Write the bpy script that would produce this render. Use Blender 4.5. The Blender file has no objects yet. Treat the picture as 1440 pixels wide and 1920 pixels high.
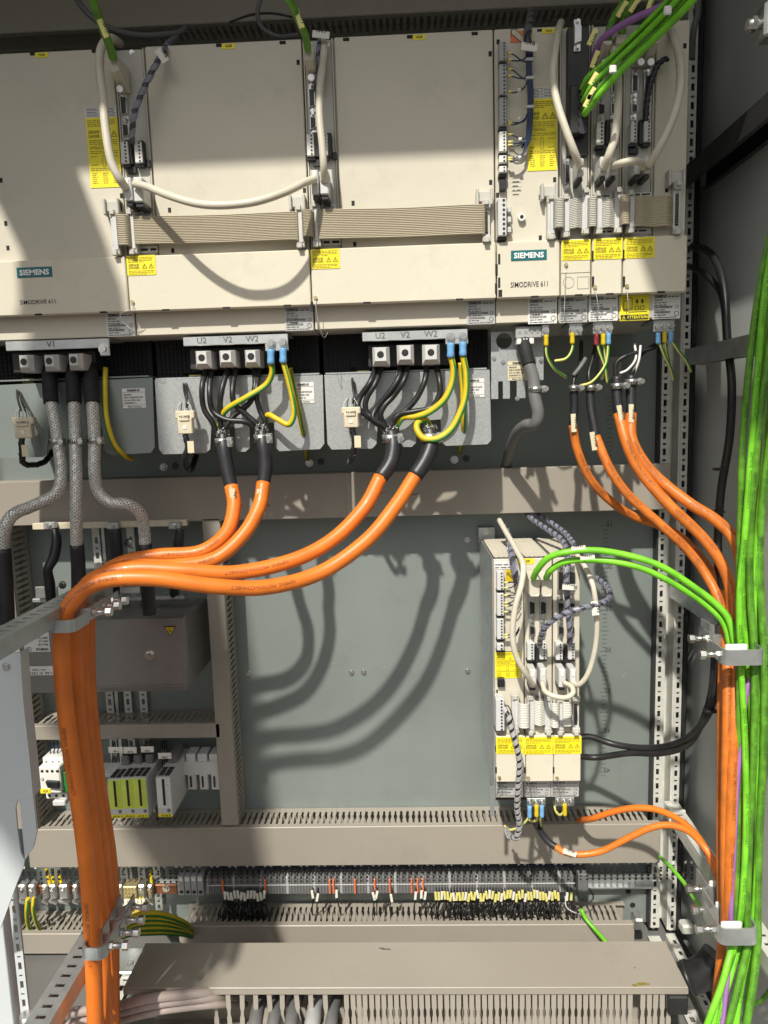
import bpy, math, random
import numpy as np
from mathutils import Vector, Matrix
random.seed(7)
rad = math.radians
SC = bpy.context.scene
COL = SC.collection
# ---------------------------------------------------------------- camera
CZ = 1.45                                   # camera height above the ground
FPX = 1350.0                                # focal length in photo pixels (1440 x 1920)
def cam_axes(p, y, r):
    cy, sy, cp, sp = math.cos(y), math.sin(y), math.cos(p), math.sin(p)
    f = np.array([sy*cp, cy*cp, sp]); rt = np.array([cy, -sy, 0.0]); u = np.cross(rt, f)
    c, s = math.cos(r), math.sin(r)
    return c*rt + s*u, -s*rt + c*u, f
RT, UP, FW = cam_axes(rad(-7.55), rad(-2.1), rad(-1.73))
cd = bpy.data.cameras.new('camera'); cam = bpy.data.objects.new('camera', cd); COL.objects.link(cam)
cd.sensor_fit = 'VERTICAL'; cd.sensor_height = 36.0; cd.lens = FPX/1920*36
cd.clip_start = 0.02; cd.clip_end = 500
cam.matrix_world = Matrix(((RT[0], UP[0], -FW[0], 0), (RT[1], UP[1], -FW[1], 0), (RT[2], UP[2], -FW[2], CZ), (0, 0, 0, 1)))
SC.camera = cam
SC.render.resolution_x = 768; SC.render.resolution_y = 1024
# ---------------------------------------------------------------- sky, sun, exposure
SUN = Vector((0.29, 1.0, -1.15)).normalized()         # direction the sunlight travels
wd = bpy.data.worlds.new('World'); SC.world = wd; wd.use_nodes = True
nt = wd.node_tree; bg = nt.nodes['Background']
sky = nt.nodes.new('ShaderNodeTexSky'); sky.sky_type = 'NISHITA'; sky.sun_disc = False
sky.sun_elevation = math.asin(-SUN.z); sky.sun_rotation = math.atan2(-SUN.x, -SUN.y)
sky.air_density = 1.0; sky.dust_density = 4.0; sky.ozone_density = 1.0
hs = nt.nodes.new('ShaderNodeHueSaturation'); hs.inputs['Saturation'].default_value = 0.25
nt.links.new(sky.outputs['Color'], hs.inputs['Color']); nt.links.new(hs.outputs['Color'], bg.inputs['Color'])
bg.inputs['Strength'].default_value = 0.075
sl = bpy.data.lights.new('sun', 'SUN'); so = bpy.data.objects.new('sun', sl); COL.objects.link(so)
sl.energy = 4.4; sl.angle = rad(1.3); sl.color = (1.0, 0.95, 0.85)
so.rotation_euler = SUN.to_track_quat('-Z', 'Y').to_euler(); so.location = (-1, -3, 5)
SC.view_settings.view_transform = 'Standard'; SC.view_settings.look = 'None'
SC.view_settings.gamma = 1.0; SC.view_settings.use_curve_mapping = False
SC.view_settings.exposure = 0.20
SC.cycles.max_bounces = 6; SC.cycles.use_denoising = True
# ---------------------------------------------------------------- where things stand
# P / PX / PZ: the point of the place that a photo pixel shows on a plane Y, X or Z = const (Z relative to the camera)
def ray(px, py): return RT*((px-720)/FPX) - UP*((py-960)/FPX) + FW
def P(px, py, Y):
    v = ray(px, py); v = v*(Y/v[1]); return Vector((v[0], v[1], v[2]+CZ))
def PX(px, py, X):
    v = ray(px, py); v = v*(X/v[0]); return Vector((v[0], v[1], v[2]+CZ))
def PZ(px, py, Z):
    v = ray(px, py); v = v*((Z-CZ)/v[2]); return Vector((v[0], v[1], v[2]+CZ))
def R4(x0, y0, x1, y1, Y):                  # upright rectangle seen between two pixels on plane Y
    xm, ym = (x0+x1)/2, (y0+y1)/2
    return P(x0, ym, Y).x, P(x1, ym, Y).x, P(xm, y1, Y).z, P(xm, y0, Y).z
YM, YC, YT, YP, YD = 1.215, 1.203, 1.226, 1.47, 1.39    # module front, its cover, type plates, mounting plate, ducts
# ---------------------------------------------------------------- materials
MATS = {}
def mat(name, col, rough=.5, metal=0., var=.06, scale=30., bump=0., bscale=200., spec=.5, col2=None, dirt=0., kind='noise', coat=0., stretch=None):
    m = bpy.data.materials.new(name); m.use_nodes = True; n = m.node_tree; b = n.nodes['Principled BSDF']
    L = n.links.new
    b.inputs['Roughness'].default_value = rough; b.inputs['Metallic'].default_value = metal
    b.inputs['Specular IOR Level'].default_value = spec; b.inputs['Coat Weight'].default_value = coat
    tc = n.nodes.new('ShaderNodeTexCoord'); src = tc.outputs['Object']
    if stretch:
        mp = n.nodes.new('ShaderNodeMapping'); mp.inputs['Scale'].default_value = stretch
        L(src, mp.inputs['Vector']); src = mp.outputs['Vector']
    if kind == 'voronoi':
        t = n.nodes.new('ShaderNodeTexVoronoi'); t.inputs['Scale'].default_value = scale; fac = t.outputs['Color']
        t.feature = 'F1'
    else:
        t = n.nodes.new('ShaderNodeTexNoise'); t.inputs['Scale'].default_value = scale; t.inputs['Detail'].default_value = 5
        fac = t.outputs['Fac']
    L(src, t.inputs['Vector'])
    mx = n.nodes.new('ShaderNodeMix'); mx.data_type = 'RGBA'
    c = np.array(col); c2 = np.array(col2) if col2 is not None else c
    mx.inputs['A'].default_value = (*np.clip(c*(1-var), 0, 1), 1); mx.inputs['B'].default_value = (*np.clip(c2*(1+var), 0, 1), 1)
    if kind == 'voronoi':
        sp = n.nodes.new('ShaderNodeSeparateColor'); L(fac, sp.inputs['Color']); fac = sp.outputs['Red']
    else:
        mr = n.nodes.new('ShaderNodeMapRange'); mr.inputs['From Min'].default_value = .32; mr.inputs['From Max'].default_value = .68
        L(fac, mr.inputs['Value']); fac = mr.outputs['Result']
    L(fac, mx.inputs['Factor']); out = mx.outputs['Result']
    if dirt:
        t2 = n.nodes.new('ShaderNodeTexNoise'); t2.inputs['Scale'].default_value = 9; t2.inputs['Detail'].default_value = 8; t2.inputs['Roughness'].default_value = .75
        L(tc.outputs['Object'], t2.inputs['Vector'])
        m2 = n.nodes.new('ShaderNodeMapRange'); m2.inputs['From Min'].default_value = .55; m2.inputs['From Max'].default_value = .8; m2.inputs['To Max'].default_value = dirt
        L(t2.outputs['Fac'], m2.inputs['Value'])
        m3 = n.nodes.new('ShaderNodeMix'); m3.data_type = 'RGBA'; L(m2.outputs['Result'], m3.inputs['Factor']); L(out, m3.inputs['A'])
        m3.inputs['B'].default_value = (.07, .06, .05, 1); out = m3.outputs['Result']
        mr3 = n.nodes.new('ShaderNodeMapRange'); mr3.inputs['To Min'].default_value = rough-.06; mr3.inputs['To Max'].default_value = min(1, rough+.12)
        L(t2.outputs['Fac'], mr3.inputs['Value']); L(mr3.outputs['Result'], b.inputs['Roughness'])
    L(out, b.inputs['Base Color'])
    if bump:
        t3 = n.nodes.new('ShaderNodeTexNoise'); t3.inputs['Scale'].default_value = bscale; t3.inputs['Detail'].default_value = 3
        L(src, t3.inputs['Vector'])
        bp = n.nodes.new('ShaderNodeBump'); bp.inputs['Strength'].default_value = bump; bp.inputs['Distance'].default_value = .001
        L(t3.outputs['Fac'], bp.inputs['Height']); L(bp.outputs['Normal'], b.inputs['Normal'])
    MATS[name] = m
mat('steel_grey', (.24, .228, .22), .42, .3, var=.08, scale=8, dirt=.25)
mat('cream', (.60, .56, .46), .45, var=.04, scale=5, dirt=.17, bump=.05, bscale=900)
mat('cream_cover', (.65, .605, .49), .42, var=.04, scale=5, dirt=.16, bump=.04, bscale=700)
mat('card', (.50, .49, .44), .45, var=.04, scale=12, dirt=.15)
mat('hood', (.58, .54, .45), .4, var=.03, dirt=.12)
mat('duct', (.315, .285, .24), .42, var=.05, scale=4, dirt=.22, bump=.04, bscale=500)
mat('duct_rib', (.34, .31, .265), .45, var=.08, scale=9, dirt=.2)
mat('plate', (.24, .275, .262), .40, .25, var=.12, scale=3, dirt=.22, bump=.05, bscale=120)
mat('zinc', (.40, .42, .42), .45, .45, var=.11, scale=420, kind='voronoi', bump=.1, bscale=400)
mat('galv', (.52, .54, .54), .38, .75, var=.10, scale=40, dirt=.3, bump=.08, bscale=300)
mat('rail', (.66, .66, .61), .38, .25, var=.08, scale=30, dirt=.3)
mat('steel', (.62, .62, .60), .3, .9, var=.08, scale=80, dirt=.3)
mat('screw', (.66, .66, .64), .25, .95, var=.1, scale=200)
mat('brass', (.50, .42, .22), .35, .6, var=.1, scale=200, dirt=.3)
mat('copper', (.30, .13, .07), .4, .7, var=.15, scale=60, dirt=.4)
mat('wall', (.52, .55, .535), .5, var=.05, scale=3, dirt=.12, bump=.1, bscale=260)
mat('paint', (.57, .61, .625), .4, var=.03, scale=3, dirt=.06)
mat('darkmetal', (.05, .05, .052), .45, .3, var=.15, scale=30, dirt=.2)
mat('black', (.018, .018, .019), .4, var=.3, scale=40, bump=.05)
mat('blackmat', (.012, .012, .013), .75, var=.3, scale=60, bump=.2, bscale=300)
mat('shrink', (.022, .022, .026), .42, var=.25, scale=40, bump=.25, bscale=120)
mat('orange', (.74, .185, .020), .40, var=.10, scale=26, dirt=.22, bump=.2, bscale=55, coat=.1)
mat('orange_dirty', (.60, .165, .022), .42, var=.18, scale=50, dirt=.5, bump=.2, bscale=120)
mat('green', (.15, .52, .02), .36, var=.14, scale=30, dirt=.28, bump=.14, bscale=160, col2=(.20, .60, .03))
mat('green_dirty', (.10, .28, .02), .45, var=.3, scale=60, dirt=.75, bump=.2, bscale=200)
mat('purple', (.33, .15, .42), .42, var=.1, scale=40, dirt=.25)
mat('ivory_cable', (.60, .56, .46), .45, var=.06, scale=30, dirt=.2, bump=.08, bscale=200)
mat('grey_cable', (.15, .15, .15), .5, var=.1, scale=40, dirt=.2)
mat('wrap', (.20, .205, .26), .3, var=.15, scale=120, spec=.6)
mat('blue_wire', (.012, .025, .075), .4, var=.2, scale=100)
mat('wrap_core', (.055, .055, .07), .4, var=.2, scale=100)
mat('pink_cable', (.40, .33, .30), .5, var=.1, scale=20)
mat('yellow', (.62, .46, .012), .42, var=.06, scale=60, dirt=.2)
mat('wire_green', (.03, .20, .03), .42, var=.1, scale=60)
mat('lug_blue', (.16, .38, .66), .35, var=.08, scale=100)
mat('lug_red', (.28, .03, .05), .4, var=.1)
mat('label_yellow', (.86, .74, .02), .45, var=.03, scale=10)
mat('label_white', (.72, .72, .70), .4, var=.03, scale=20)
mat('label_silver', (.50, .50, .49), .35, .2, var=.05, scale=20)
mat('label_cream', (.66, .60, .42), .5, var=.05, scale=40)
mat('tag_white', (.76, .74, .66), .45, var=.04, scale=60)
mat('tag_yellow', (.74, .68, .22), .45, var=.06, scale=60)
mat('ink', (.015, .015, .018), .6, var=.1)
mat('ink_soft', (.10, .10, .10), .6, var=.1)
mat('orange_ink', (.16, .05, .01), .6, var=.1)
mat('green_ink', (.02, .07, .01), .6, var=.1)
mat('ink_brown', (.22, .17, .02), .6, var=.1)
mat('petrol', (.0, .135, .15), .4, var=.05)
mat('white_print', (.80, .82, .82), .4, var=.02)
mat('plastic_grey', (.36, .36, .36), .45, var=.05, scale=40, dirt=.15)
mat('plastic_light', (.58, .58, .57), .42, var=.05, scale=40, dirt=.12)
mat('plastic_white', (.74, .73, .69), .42, var=.04, scale=40, dirt=.10)
mat('nylon', (.62, .56, .42), .4, var=.06, scale=80, dirt=.2)
mat('ribbon', (.46, .41, .31), .5, var=.06, scale=14, stretch=(.3, 1, 60))
mat('ribbon_grey', (.55, .54, .49), .5, var=.10, scale=14, stretch=(1, 1, 60))
mat('io_green', (.62, .74, .10), .45, var=.05, scale=60)
mat('pcb_green', (.02, .20, .05), .4, var=.1)
mat('braid', (.62, .61, .57), .36, .4, var=.3, scale=350)
mat('floor_grey', (.15, .148, .14), .6, var=.1, scale=4, dirt=.3)
mat('orange_clip', (.75, .18, .06), .4, var=.05)
mat('ground', (.06, .057, .053), .8, var=.1, scale=2, dirt=.3)
mat('dsub_blue', (.03, .015, .05), .4)
# ---------------------------------------------------------------- mesh helpers
def spline(pts, res=6):
    p = [Vector(q) for q in pts]
    if len(p) < 3 or res < 2: return p
    out = []
    for i in range(len(p)-1):
        a = p[i-1] if i else p[i]*2-p[i+1]
        b, c = p[i], p[i+1]
        d = p[i+2] if i+2 < len(p) else c*2-b
        for k in range(res):
            t = k/res
            out.append(0.5*((2*b)+(c-a)*t+(2*a-5*b+4*c-d)*t*t+(3*b-a-3*c+d)*t**3))
    out.append(p[-1]); return out
class MB:
    def __init__(s): s.v = []; s.f = []; s.sm = []
    def add(s, vs, fs, smooth=False):
        o = len(s.v); s.v += [tuple(q) for q in vs]
        s.f += [tuple(i+o for i in q) for q in fs]; s.sm += [smooth]*len(fs); return s
    def box(s, x0, x1, y0, y1, z0, z1, c=0.):
        if x0 > x1: x0, x1 = x1, x0
        if y0 > y1: y0, y1 = y1, y0
        if z0 > z1: z0, z1 = z1, z0
        c = min(c, (x1-x0)*.45, (y1-y0)*.45, (z1-z0)*.45)
        if c <= 0:
            return s.add([(x, y, z) for x in (x0, x1) for y in (y0, y1) for z in (z0, z1)],
                         [(0, 1, 3, 2), (4, 6, 7, 5), (0, 4, 5, 1), (2, 3, 7, 6), (0, 2, 6, 4), (1, 5, 7, 3)])
        vs = []; X, Y, Z = (x0, x1), (y0, y1), (z0, z1); idx = {}
        for i in (0, 1):
            for j in (0, 1):
                for k in (0, 1):
                    sx, sy, sz = (c if i == 0 else -c), (c if j == 0 else -c), (c if k == 0 else -c)
                    idx[i, j, k] = len(vs)
                    vs += [(X[i], Y[j]+sy, Z[k]+sz), (X[i]+sx, Y[j], Z[k]+sz), (X[i]+sx, Y[j]+sy, Z[k])]
        g = lambda i, j, k, a: idx[i, j, k]+a
        fs = []
        for e in (0, 1):
            q = [(e, 0, 0), (e, 1, 0), (e, 1, 1), (e, 0, 1)]; fs.append([g(*t, 0) for t in (q if e else q[::-1])])
            q = [(0, e, 0), (1, e, 0), (1, e, 1), (0, e, 1)]; fs.append([g(*t, 1) for t in (q if not e else q[::-1])])
            q = [(0, 0, e), (1, 0, e), (1, 1, e), (0, 1, e)]; fs.append([g(*t, 2) for t in (q if e else q[::-1])])
        for a in (0, 1):
            for b in (0, 1):
                fs.append([g(a, b, 0, 0), g(a, b, 0, 1), g(a, b, 1, 1), g(a, b, 1, 0)])
                fs.append([g(a, 0, b, 0), g(a, 0, b, 2), g(a, 1, b, 2), g(a, 1, b, 0)])
                fs.append([g(0, a, b, 1), g(0, a, b, 2), g(1, a, b, 2), g(1, a, b, 1)])
        for t in idx: fs.append([idx[t], idx[t]+1, idx[t]+2])
        cen = Vector(((x0+x1)/2, (y0+y1)/2, (z0+z1)/2)); out = []
        for q in fs:
            a, b, d = (Vector(vs[i]) for i in q[:3])
            if (b-a).cross(d-a).dot(a-cen) < 0: q = q[::-1]
            out.append(tuple(q))
        return s.add(vs, out)
    def cyl(s, p0, p1, r0, r1=None, n=12, smooth=True):
        p0, p1 = Vector(p0), Vector(p1); r1 = r0 if r1 is None else r1
        d = (p1-p0).normalized(); u = d.cross(Vector((0, 0, 1)) if abs(d.z) < .9 else Vector((1, 0, 0))).normalized(); w = d.cross(u)
        vs = []
        for p, r in ((p0, r0), (p1, r1)):
            for i in range(n):
                a = 2*math.pi*i/n; vs.append(p+u*(r*math.cos(a))+w*(r*math.sin(a)))
        s.add(vs, [(i, (i+1) % n, n+(i+1) % n, n+i) for i in range(n)], smooth)
        o = len(s.v)-2*n
        s.f += [tuple(o+n-1-i for i in range(n)), tuple(o+n+i for i in range(n))]; s.sm += [False, False]
        return s
    def tube(s, pts, r, n=10, res=6, flat=None):
        """pts: (x,y,z); r: radius or list per control point"""
        p = spline(pts, res); m = len(p)
        rs = [r]*m if not isinstance(r, (list, tuple)) else list(np.interp(np.linspace(0, len(r)-1, m), range(len(r)), r))
        T = [(p[min(i+1, m-1)]-p[max(i-1, 0)]).normalized() for i in range(m)]
        u = T[0].cross(Vector((0, 1, 0)) if abs(T[0].y) < .9 else Vector((1, 0, 0))).normalized(); vs = []
        for i in range(m):
            u = (u-T[i]*u.dot(T[i])).normalized(); w = T[i].cross(u)
            for k in range(n):
                a = 2*math.pi*k/n; vs.append(p[i]+(u*math.cos(a)+w*math.sin(a))*rs[i])
        s.add(vs, [(i*n+k, i*n+(k+1) % n, (i+1)*n+(k+1) % n, (i+1)*n+k) for i in range(m-1) for k in range(n)], True)
        o = len(s.v)-m*n
        s.f += [tuple(o+n-1-k for k in range(n)), tuple(o+(m-1)*n+k for k in range(n))]; s.sm += [False, False]
        return s
    def helix(s, pts, r, width, turns, n=4, res=8, a0=0., thick=.0006):
        """flat strip wound round a path (spiral wrap, wire stripes)"""
        p = spline(pts, res); m = len(p)
        L = np.cumsum([0]+[(p[i+1]-p[i]).length for i in range(m-1)]); N = max(12, int(abs(turns)*12))
        T0 = (p[1]-p[0]).normalized(); u = T0.cross(Vector((0, 1, 0)) if abs(T0.y) < .9 else Vector((1, 0, 0))).normalized()
        vs = []
        for i in range(N+1):
            l = L[-1]*i/N
            def at(q):
                q = min(max(q, 0), L[-1]); k = min(int(np.searchsorted(L, q)), m-1); k = max(k, 1)
                t = (q-L[k-1])/max(L[k]-L[k-1], 1e-9); return p[k-1].lerp(p[k], t), (p[k]-p[k-1]).normalized()
            c, T = at(l); u = (u-T*u.dot(T)).normalized(); w = T.cross(u)
            a = a0+2*math.pi*turns*i/N; rd = u*math.cos(a)+w*math.sin(a)
            for off, rr in ((-width/2, r), (-width/2, r+thick), (width/2, r+thick), (width/2, r)):
                vs.append(c+T*off+rd*rr)
        s.add(vs, [(i*4+k, i*4+(k+1) % 4, (i+1)*4+(k+1) % 4, (i+1)*4+k) for i in range(N) for k in range(4)], False)
        return s
    def prism(s, poly, y0, y1):                # (x,z) outline extruded along Y
        n = len(poly); a = sum(poly[i][0]*poly[(i+1) % n][1]-poly[(i+1) % n][0]*poly[i][1] for i in range(n))
        if a < 0: poly = poly[::-1]
        vs = [(x, y0, z) for x, z in poly]+[(x, y1, z) for x, z in poly]
        return s.add(vs, [tuple(range(n)), tuple(range(2*n-1, n-1, -1))]+[(i, n+i, n+(i+1) % n, (i+1) % n) for i in range(n)])
    def loft(s, a, b):                         # two equal outlines, joined and capped
        n = len(a)
        return s.add(list(a)+list(b), [tuple(range(n)), tuple(range(2*n-1, n-1, -1))]+[(i, n+i, n+(i+1) % n, (i+1) % n) for i in range(n)])
    def text(s, t, x, z, y, h, w=None, rot=0., bold=.0, align='L'):
        vs, fs, W, H = glyphs(t, bold); k = h/H; kx = k if w is None else w/W
        ox = {'L': 0, 'C': -W*kx/2, 'R': -W*kx}[align]; c, n = math.cos(rot), math.sin(rot)
        return s.add([(x+(vx*kx+ox)*c-(vz*k)*n, y, z+(vx*kx+ox)*n+(vz*k)*c) for vx, vz in vs], fs)
    def rect(s, x0, x1, z0, z1, y): return s.add([(x0, y, z0), (x1, y, z0), (x1, y, z1), (x0, y, z1)], [(0, 1, 2, 3)])
    def frame(s, x0, x1, z0, z1, y, t):
        s.rect(x0, x1, z0, z0+t, y); s.rect(x0, x1, z1-t, z1, y); s.rect(x0, x0+t, z0+t, z1-t, y); return s.rect(x1-t, x1, z0+t, z1-t, y)
    def tri_sign(s, x, z, y, h):               # warning triangle outline with a bolt
        w = h*1.12; t = h*.11
        a, b, c = (x, z+h), (x-w/2, z), (x+w/2, z); A, B, C = (x, z+h-2.2*t), (x-w/2+1.7*t, z+t), (x+w/2-1.7*t, z+t)
        for (p, q, Q, Pp) in ((a, b, B, A), (b, c, C, B), (c, a, A, C)): s.add([(v[0], y, v[1]) for v in (p, q, Q, Pp)], [(0, 1, 2, 3)])
        return s.add([(x+dx*h, y, z+dz*h) for dx, dz in ((.06, .68), (-.12, .40), (-.01, .42), (-.07, .18), (.12, .47), (.0, .46))], [(0, 1, 2, 4, 5), (1, 2, 3, 4)][:1]+[(2, 3, 4)])
    def build(s, name, m, parent=None, loc=None):
        if not s.v: return None
        me = bpy.data.meshes.new(name); v = np.array(s.v, dtype=float)
        if parent is None:
            if loc is None: lo, hi = v.min(0), v.max(0); loc = ((lo[0]+hi[0])/2, (lo[1]+hi[1])/2, lo[2])
            off = Vector(loc)
        else: off = ORG[parent.name]
        v = v-np.array(off)
        me.from_pydata([tuple(q) for q in v], [], s.f); me.polygons.foreach_set('use_smooth', s.sm)
        me.materials.append(MATS[m]); me.update()
        o = bpy.data.objects.new(name, me); COL.objects.link(o)
        if parent is None: o.location = off
        else: o.parent = parent
        ORG[o.name] = Vector(off)
        if name == 'jacket_print': o['kind'] = 'stuff'
        return o
ORG = {}; GL = {}
def glyphs(t, bold):
    if (t, bold) not in GL:
        c = bpy.data.curves.new('t', 'FONT'); c.body = t; c.size = 1.0; c.offset = bold; c.resolution_u = 2; c.fill_mode = 'FRONT'
        o = bpy.data.objects.new('t', c); me = bpy.data.meshes.new_from_object(o)
        vs = [(v.co.x, v.co.y) for v in me.vertices]; fs = [tuple(p.vertices) for p in me.polygons]
        W = max([v[0] for v in vs] or [1]); H = .70
        bpy.data.objects.remove(o); bpy.data.curves.remove(c); bpy.data.meshes.remove(me)
        GL[t, bold] = (vs, fs, W, H)
    return GL[t, bold]
def tag(o, label, cat, group=None, kind=None):
    if label: o['label'] = label
    if cat: o['category'] = cat
    if group: o['group'] = group
    if kind: o['kind'] = kind
    return o
def thing(name, label, cat, loc, group=None):
    o = bpy.data.objects.new(name, None); COL.objects.link(o); o.location = loc; o.empty_display_size = .02
    ORG[o.name] = Vector(loc); return tag(o, label, cat, group)
def struct(mb, name, m, parent=None):
    o = mb.build(name, m, parent)
    if parent is None: o['kind'] = 'structure'
    return o
MC = {}
def inst(key, name, make, m, parent, pos, rot=None):
    """a small repeated piece: one shared mesh, many objects"""
    if (key, m) not in MC:
        mb = MB(); make(mb); me = bpy.data.meshes.new(name)
        me.from_pydata(mb.v, [], mb.f); me.polygons.foreach_set('use_smooth', mb.sm); me.materials.append(MATS[m]); me.update(); MC[key, m] = me
    o = bpy.data.objects.new(name, MC[key, m]); COL.objects.link(o)
    p = Vector(pos)
    if parent is not None: o.parent = parent; o.location = p-ORG[parent.name]
    else: o.location = p
    if rot: o.rotation_euler = rot
    ORG[o.name] = p if parent is None else ORG[parent.name]
    return o
def mk_screw(r, h=.003, hexa=False):
    def f(mb):
        mb.cyl((0, .0005, 0), (0, -.0008, 0), r*1.35, n=14); mb.cyl((0, -.0008, 0), (0, -h, 0), r, r*.88, n=6 if hexa else 14, smooth=not hexa)
        mb.box(-r*.7, r*.7, -h-.0004, -h+.001, -r*.12, r*.12); mb.box(-r*.12, r*.12, -h-.0003, -h+.001, -r*.7, r*.7)
    return f
def screw(parent, x, y, z, r=.003, hexa=False, m='screw', h=.003, name='screw'):
    return inst(('screw', r, h, hexa), name, mk_screw(r, h, hexa), m, parent, (x, y, z), rot=(0, random.uniform(0, 3), 0))
def pts(*q): return [P(*a) for a in q]
def rpx(w, Y): return w*Y/2700.0                # radius of a cable that is w photo pixels wide at depth Y
def cable(name, label, cat, path, r, m, group=None, n=10, res=7):
    o = MB().tube(pts(*path), r, n=n, res=res).build(name, m); return tag(o, label, cat, group)
def part_tube(name, path, r, m, parent, n=10, res=7): return MB().tube(pts(*path), r, n=n, res=res).build(name, m, parent)
def path_text(mb, t, path, r, s0, h, res=8, gap=.03, n=1, rise=1.0):
    """lettering printed along a cable, wrapped on the side that faces the front of the cabinet"""
    p = spline(path, res); L = np.cumsum([0]+[(p[i+1]-p[i]).length for i in range(len(p)-1)])
    vs, fs, W, H = glyphs(t, .0); k = h/H; l0 = s0
    for _ in range(n):
        out = []
        for vx, vz in vs:
            s = min(max(l0+vx*k, 0), L[-1]-1e-6); i = max(1, int(np.searchsorted(L, s))); T = (p[i]-p[i-1]).normalized(); c = p[i-1].lerp(p[i], (s-L[i-1])/max(L[i]-L[i-1], 1e-9))
            f = Vector((0, -1, .25)); f = (f-T*f.dot(T)).normalized(); sd = f.cross(T); a = (vz*k-h/2)/r*rise
            out.append(c+(f*math.cos(a)+sd*math.sin(a))*(r+.0003))
        mb.add(out, fs); l0 += W*k+gap
        if l0+W*k > L[-1]: break
    return mb
def band_marker(parent, px, py, Y, dirx, diry, L=34, W=9, m='label_cream', name='marker_tag', text='-E06'):
    """a small marker strip lying on a cable, its long side along (dirx,diry) in the picture plane"""
    c = P(px, py, Y); a = P(px+dirx*L/2, py+diry*L/2, Y)-c; b = P(px-diry*W/2, py+dirx*W/2, Y)-c
    nrm = Vector((0, -1, 0)); q = [c+a+b, c+a-b, c-a-b, c-a+b]
    o = MB().loft([v+nrm*.0004 for v in q], [v+nrm*.0022 for v in q]).build(name, m, parent)
    k = a.length; ang = math.atan2(a.z, a.x)
    t = MB().text(text, c.x-b.x*.45, c.z-b.z*.45, c.y-.0025, b.length*1.0, w=k*1.3, rot=ang, bold=.02, align='C')
    t.build('print', 'ink', o if parent is not None and parent.parent is None else o)
    return o
# ---------------------------------------------------------------- the setting
struct(MB().box(-30, 30, -30, 30, -.05, 0), 'ground', 'ground')
struct(MB().box(-1.1, .575, .62, 1.62, .29, .31), 'cabinet_floor', 'floor_grey')
struct(MB().box(-1.1, .60, 1.62, 1.63, .29, 2.45), 'back_wall', 'wall')
struct(MB().box(.578, .60, .62, 1.62, .29, 2.45), 'side_wall', 'wall')
struct(MB().box(-1.12, -1.10, .62, 1.62, .29, 2.45), 'unseen_side_wall', 'wall')  # out of view, added to block ambient light from the left
ZR = CZ+.93
ROOF_F = 0.762                                              # front edge of the roof
struct(MB().box(-1.3, .62, ROOF_F, 1.64, ZR, ZR+.05), 'cabinet_roof', 'wall')
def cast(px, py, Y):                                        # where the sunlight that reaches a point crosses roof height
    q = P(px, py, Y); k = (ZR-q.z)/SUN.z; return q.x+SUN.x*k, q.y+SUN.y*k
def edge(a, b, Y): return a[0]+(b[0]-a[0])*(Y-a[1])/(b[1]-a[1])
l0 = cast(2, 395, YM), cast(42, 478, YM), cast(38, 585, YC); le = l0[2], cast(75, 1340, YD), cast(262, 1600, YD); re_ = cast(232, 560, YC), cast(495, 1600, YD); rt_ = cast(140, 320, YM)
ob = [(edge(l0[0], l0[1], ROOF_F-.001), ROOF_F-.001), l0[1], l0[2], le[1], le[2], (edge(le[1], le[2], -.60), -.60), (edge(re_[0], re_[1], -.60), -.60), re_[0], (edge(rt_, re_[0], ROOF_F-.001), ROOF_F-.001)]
struct(MB().loft([(x, y, ZR) for x, y in ob], [(x, y, ZR+.015) for x, y in ob]), 'shadow_slab', 'wall')  # added slab out of view, outlined to cast the slanting left shadow band
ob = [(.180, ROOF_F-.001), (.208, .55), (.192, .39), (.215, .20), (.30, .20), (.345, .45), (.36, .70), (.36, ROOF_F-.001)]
struct(MB().loft([(x, y, ZR) for x, y in ob], [(x, y, ZR+.015) for x, y in ob]), 'shadow_slab', 'wall')  # second added slab, unseen, shaped to shade the right-hand end
mp = struct(MB().box(-1.1, P(1229, 1100, YP).x, YP, YP+.003, .33, 2.42), 'mounting_plate', 'plate')
for i, (x, y) in enumerate(((466, 1262), (659, 1261), (682, 1260), (877, 1258), (876, 1012))):
    q = P(x, y, YP); screw(mp, q.x, q.y, q.z, .0045, h=.004)
for x, y in ((307, 876), (580, 868), (852, 862)):
    q = P(x, y, YP-.002); screw(mp, q.x, q.y, q.z, .006, h=.005); g = MB()
    g.cyl((q.x+.024, YP-.0008, q.z+.002), (q.x+.024, YP, q.z+.002), .007, n=16); g.build('earth_mark', 'ink_soft', mp)
for x, y in ((1186, 1697), (1178, 1671)):
    q = P(x, y, YP); MB().cyl((q.x, q.y-.0006, q.z), (q.x, q.y, q.z), .006, n=14).build('hole', 'blackmat', mp)
g = MB()                                                     # the scale printed on the plate
xs = P(1133, 1240, YP).x
for i in range(62):
    z = P(1133, 985, YP).z-.0089*i; w = .010 if i % 5 else .017
    g.rect(xs-w/2, xs+w/2, z-.0006, z+.0006, YP-.0006)
    if i % 10 == 0: g.text(str(15+i//2), xs+.008, z+.008, YP-.0007, .010, rot=math.pi, bold=.015, align='C')
xs2 = P(1143, 800, YP).x
for i in range(24):
    z = P(1143, 745, YP).z-.0089*i; w = .010 if i % 5 else .017
    g.rect(xs2-w/2, xs2+w/2, z-.0006, z+.0006, YP-.0006)
g.build('printed_scale', 'ink_soft', mp)

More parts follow.
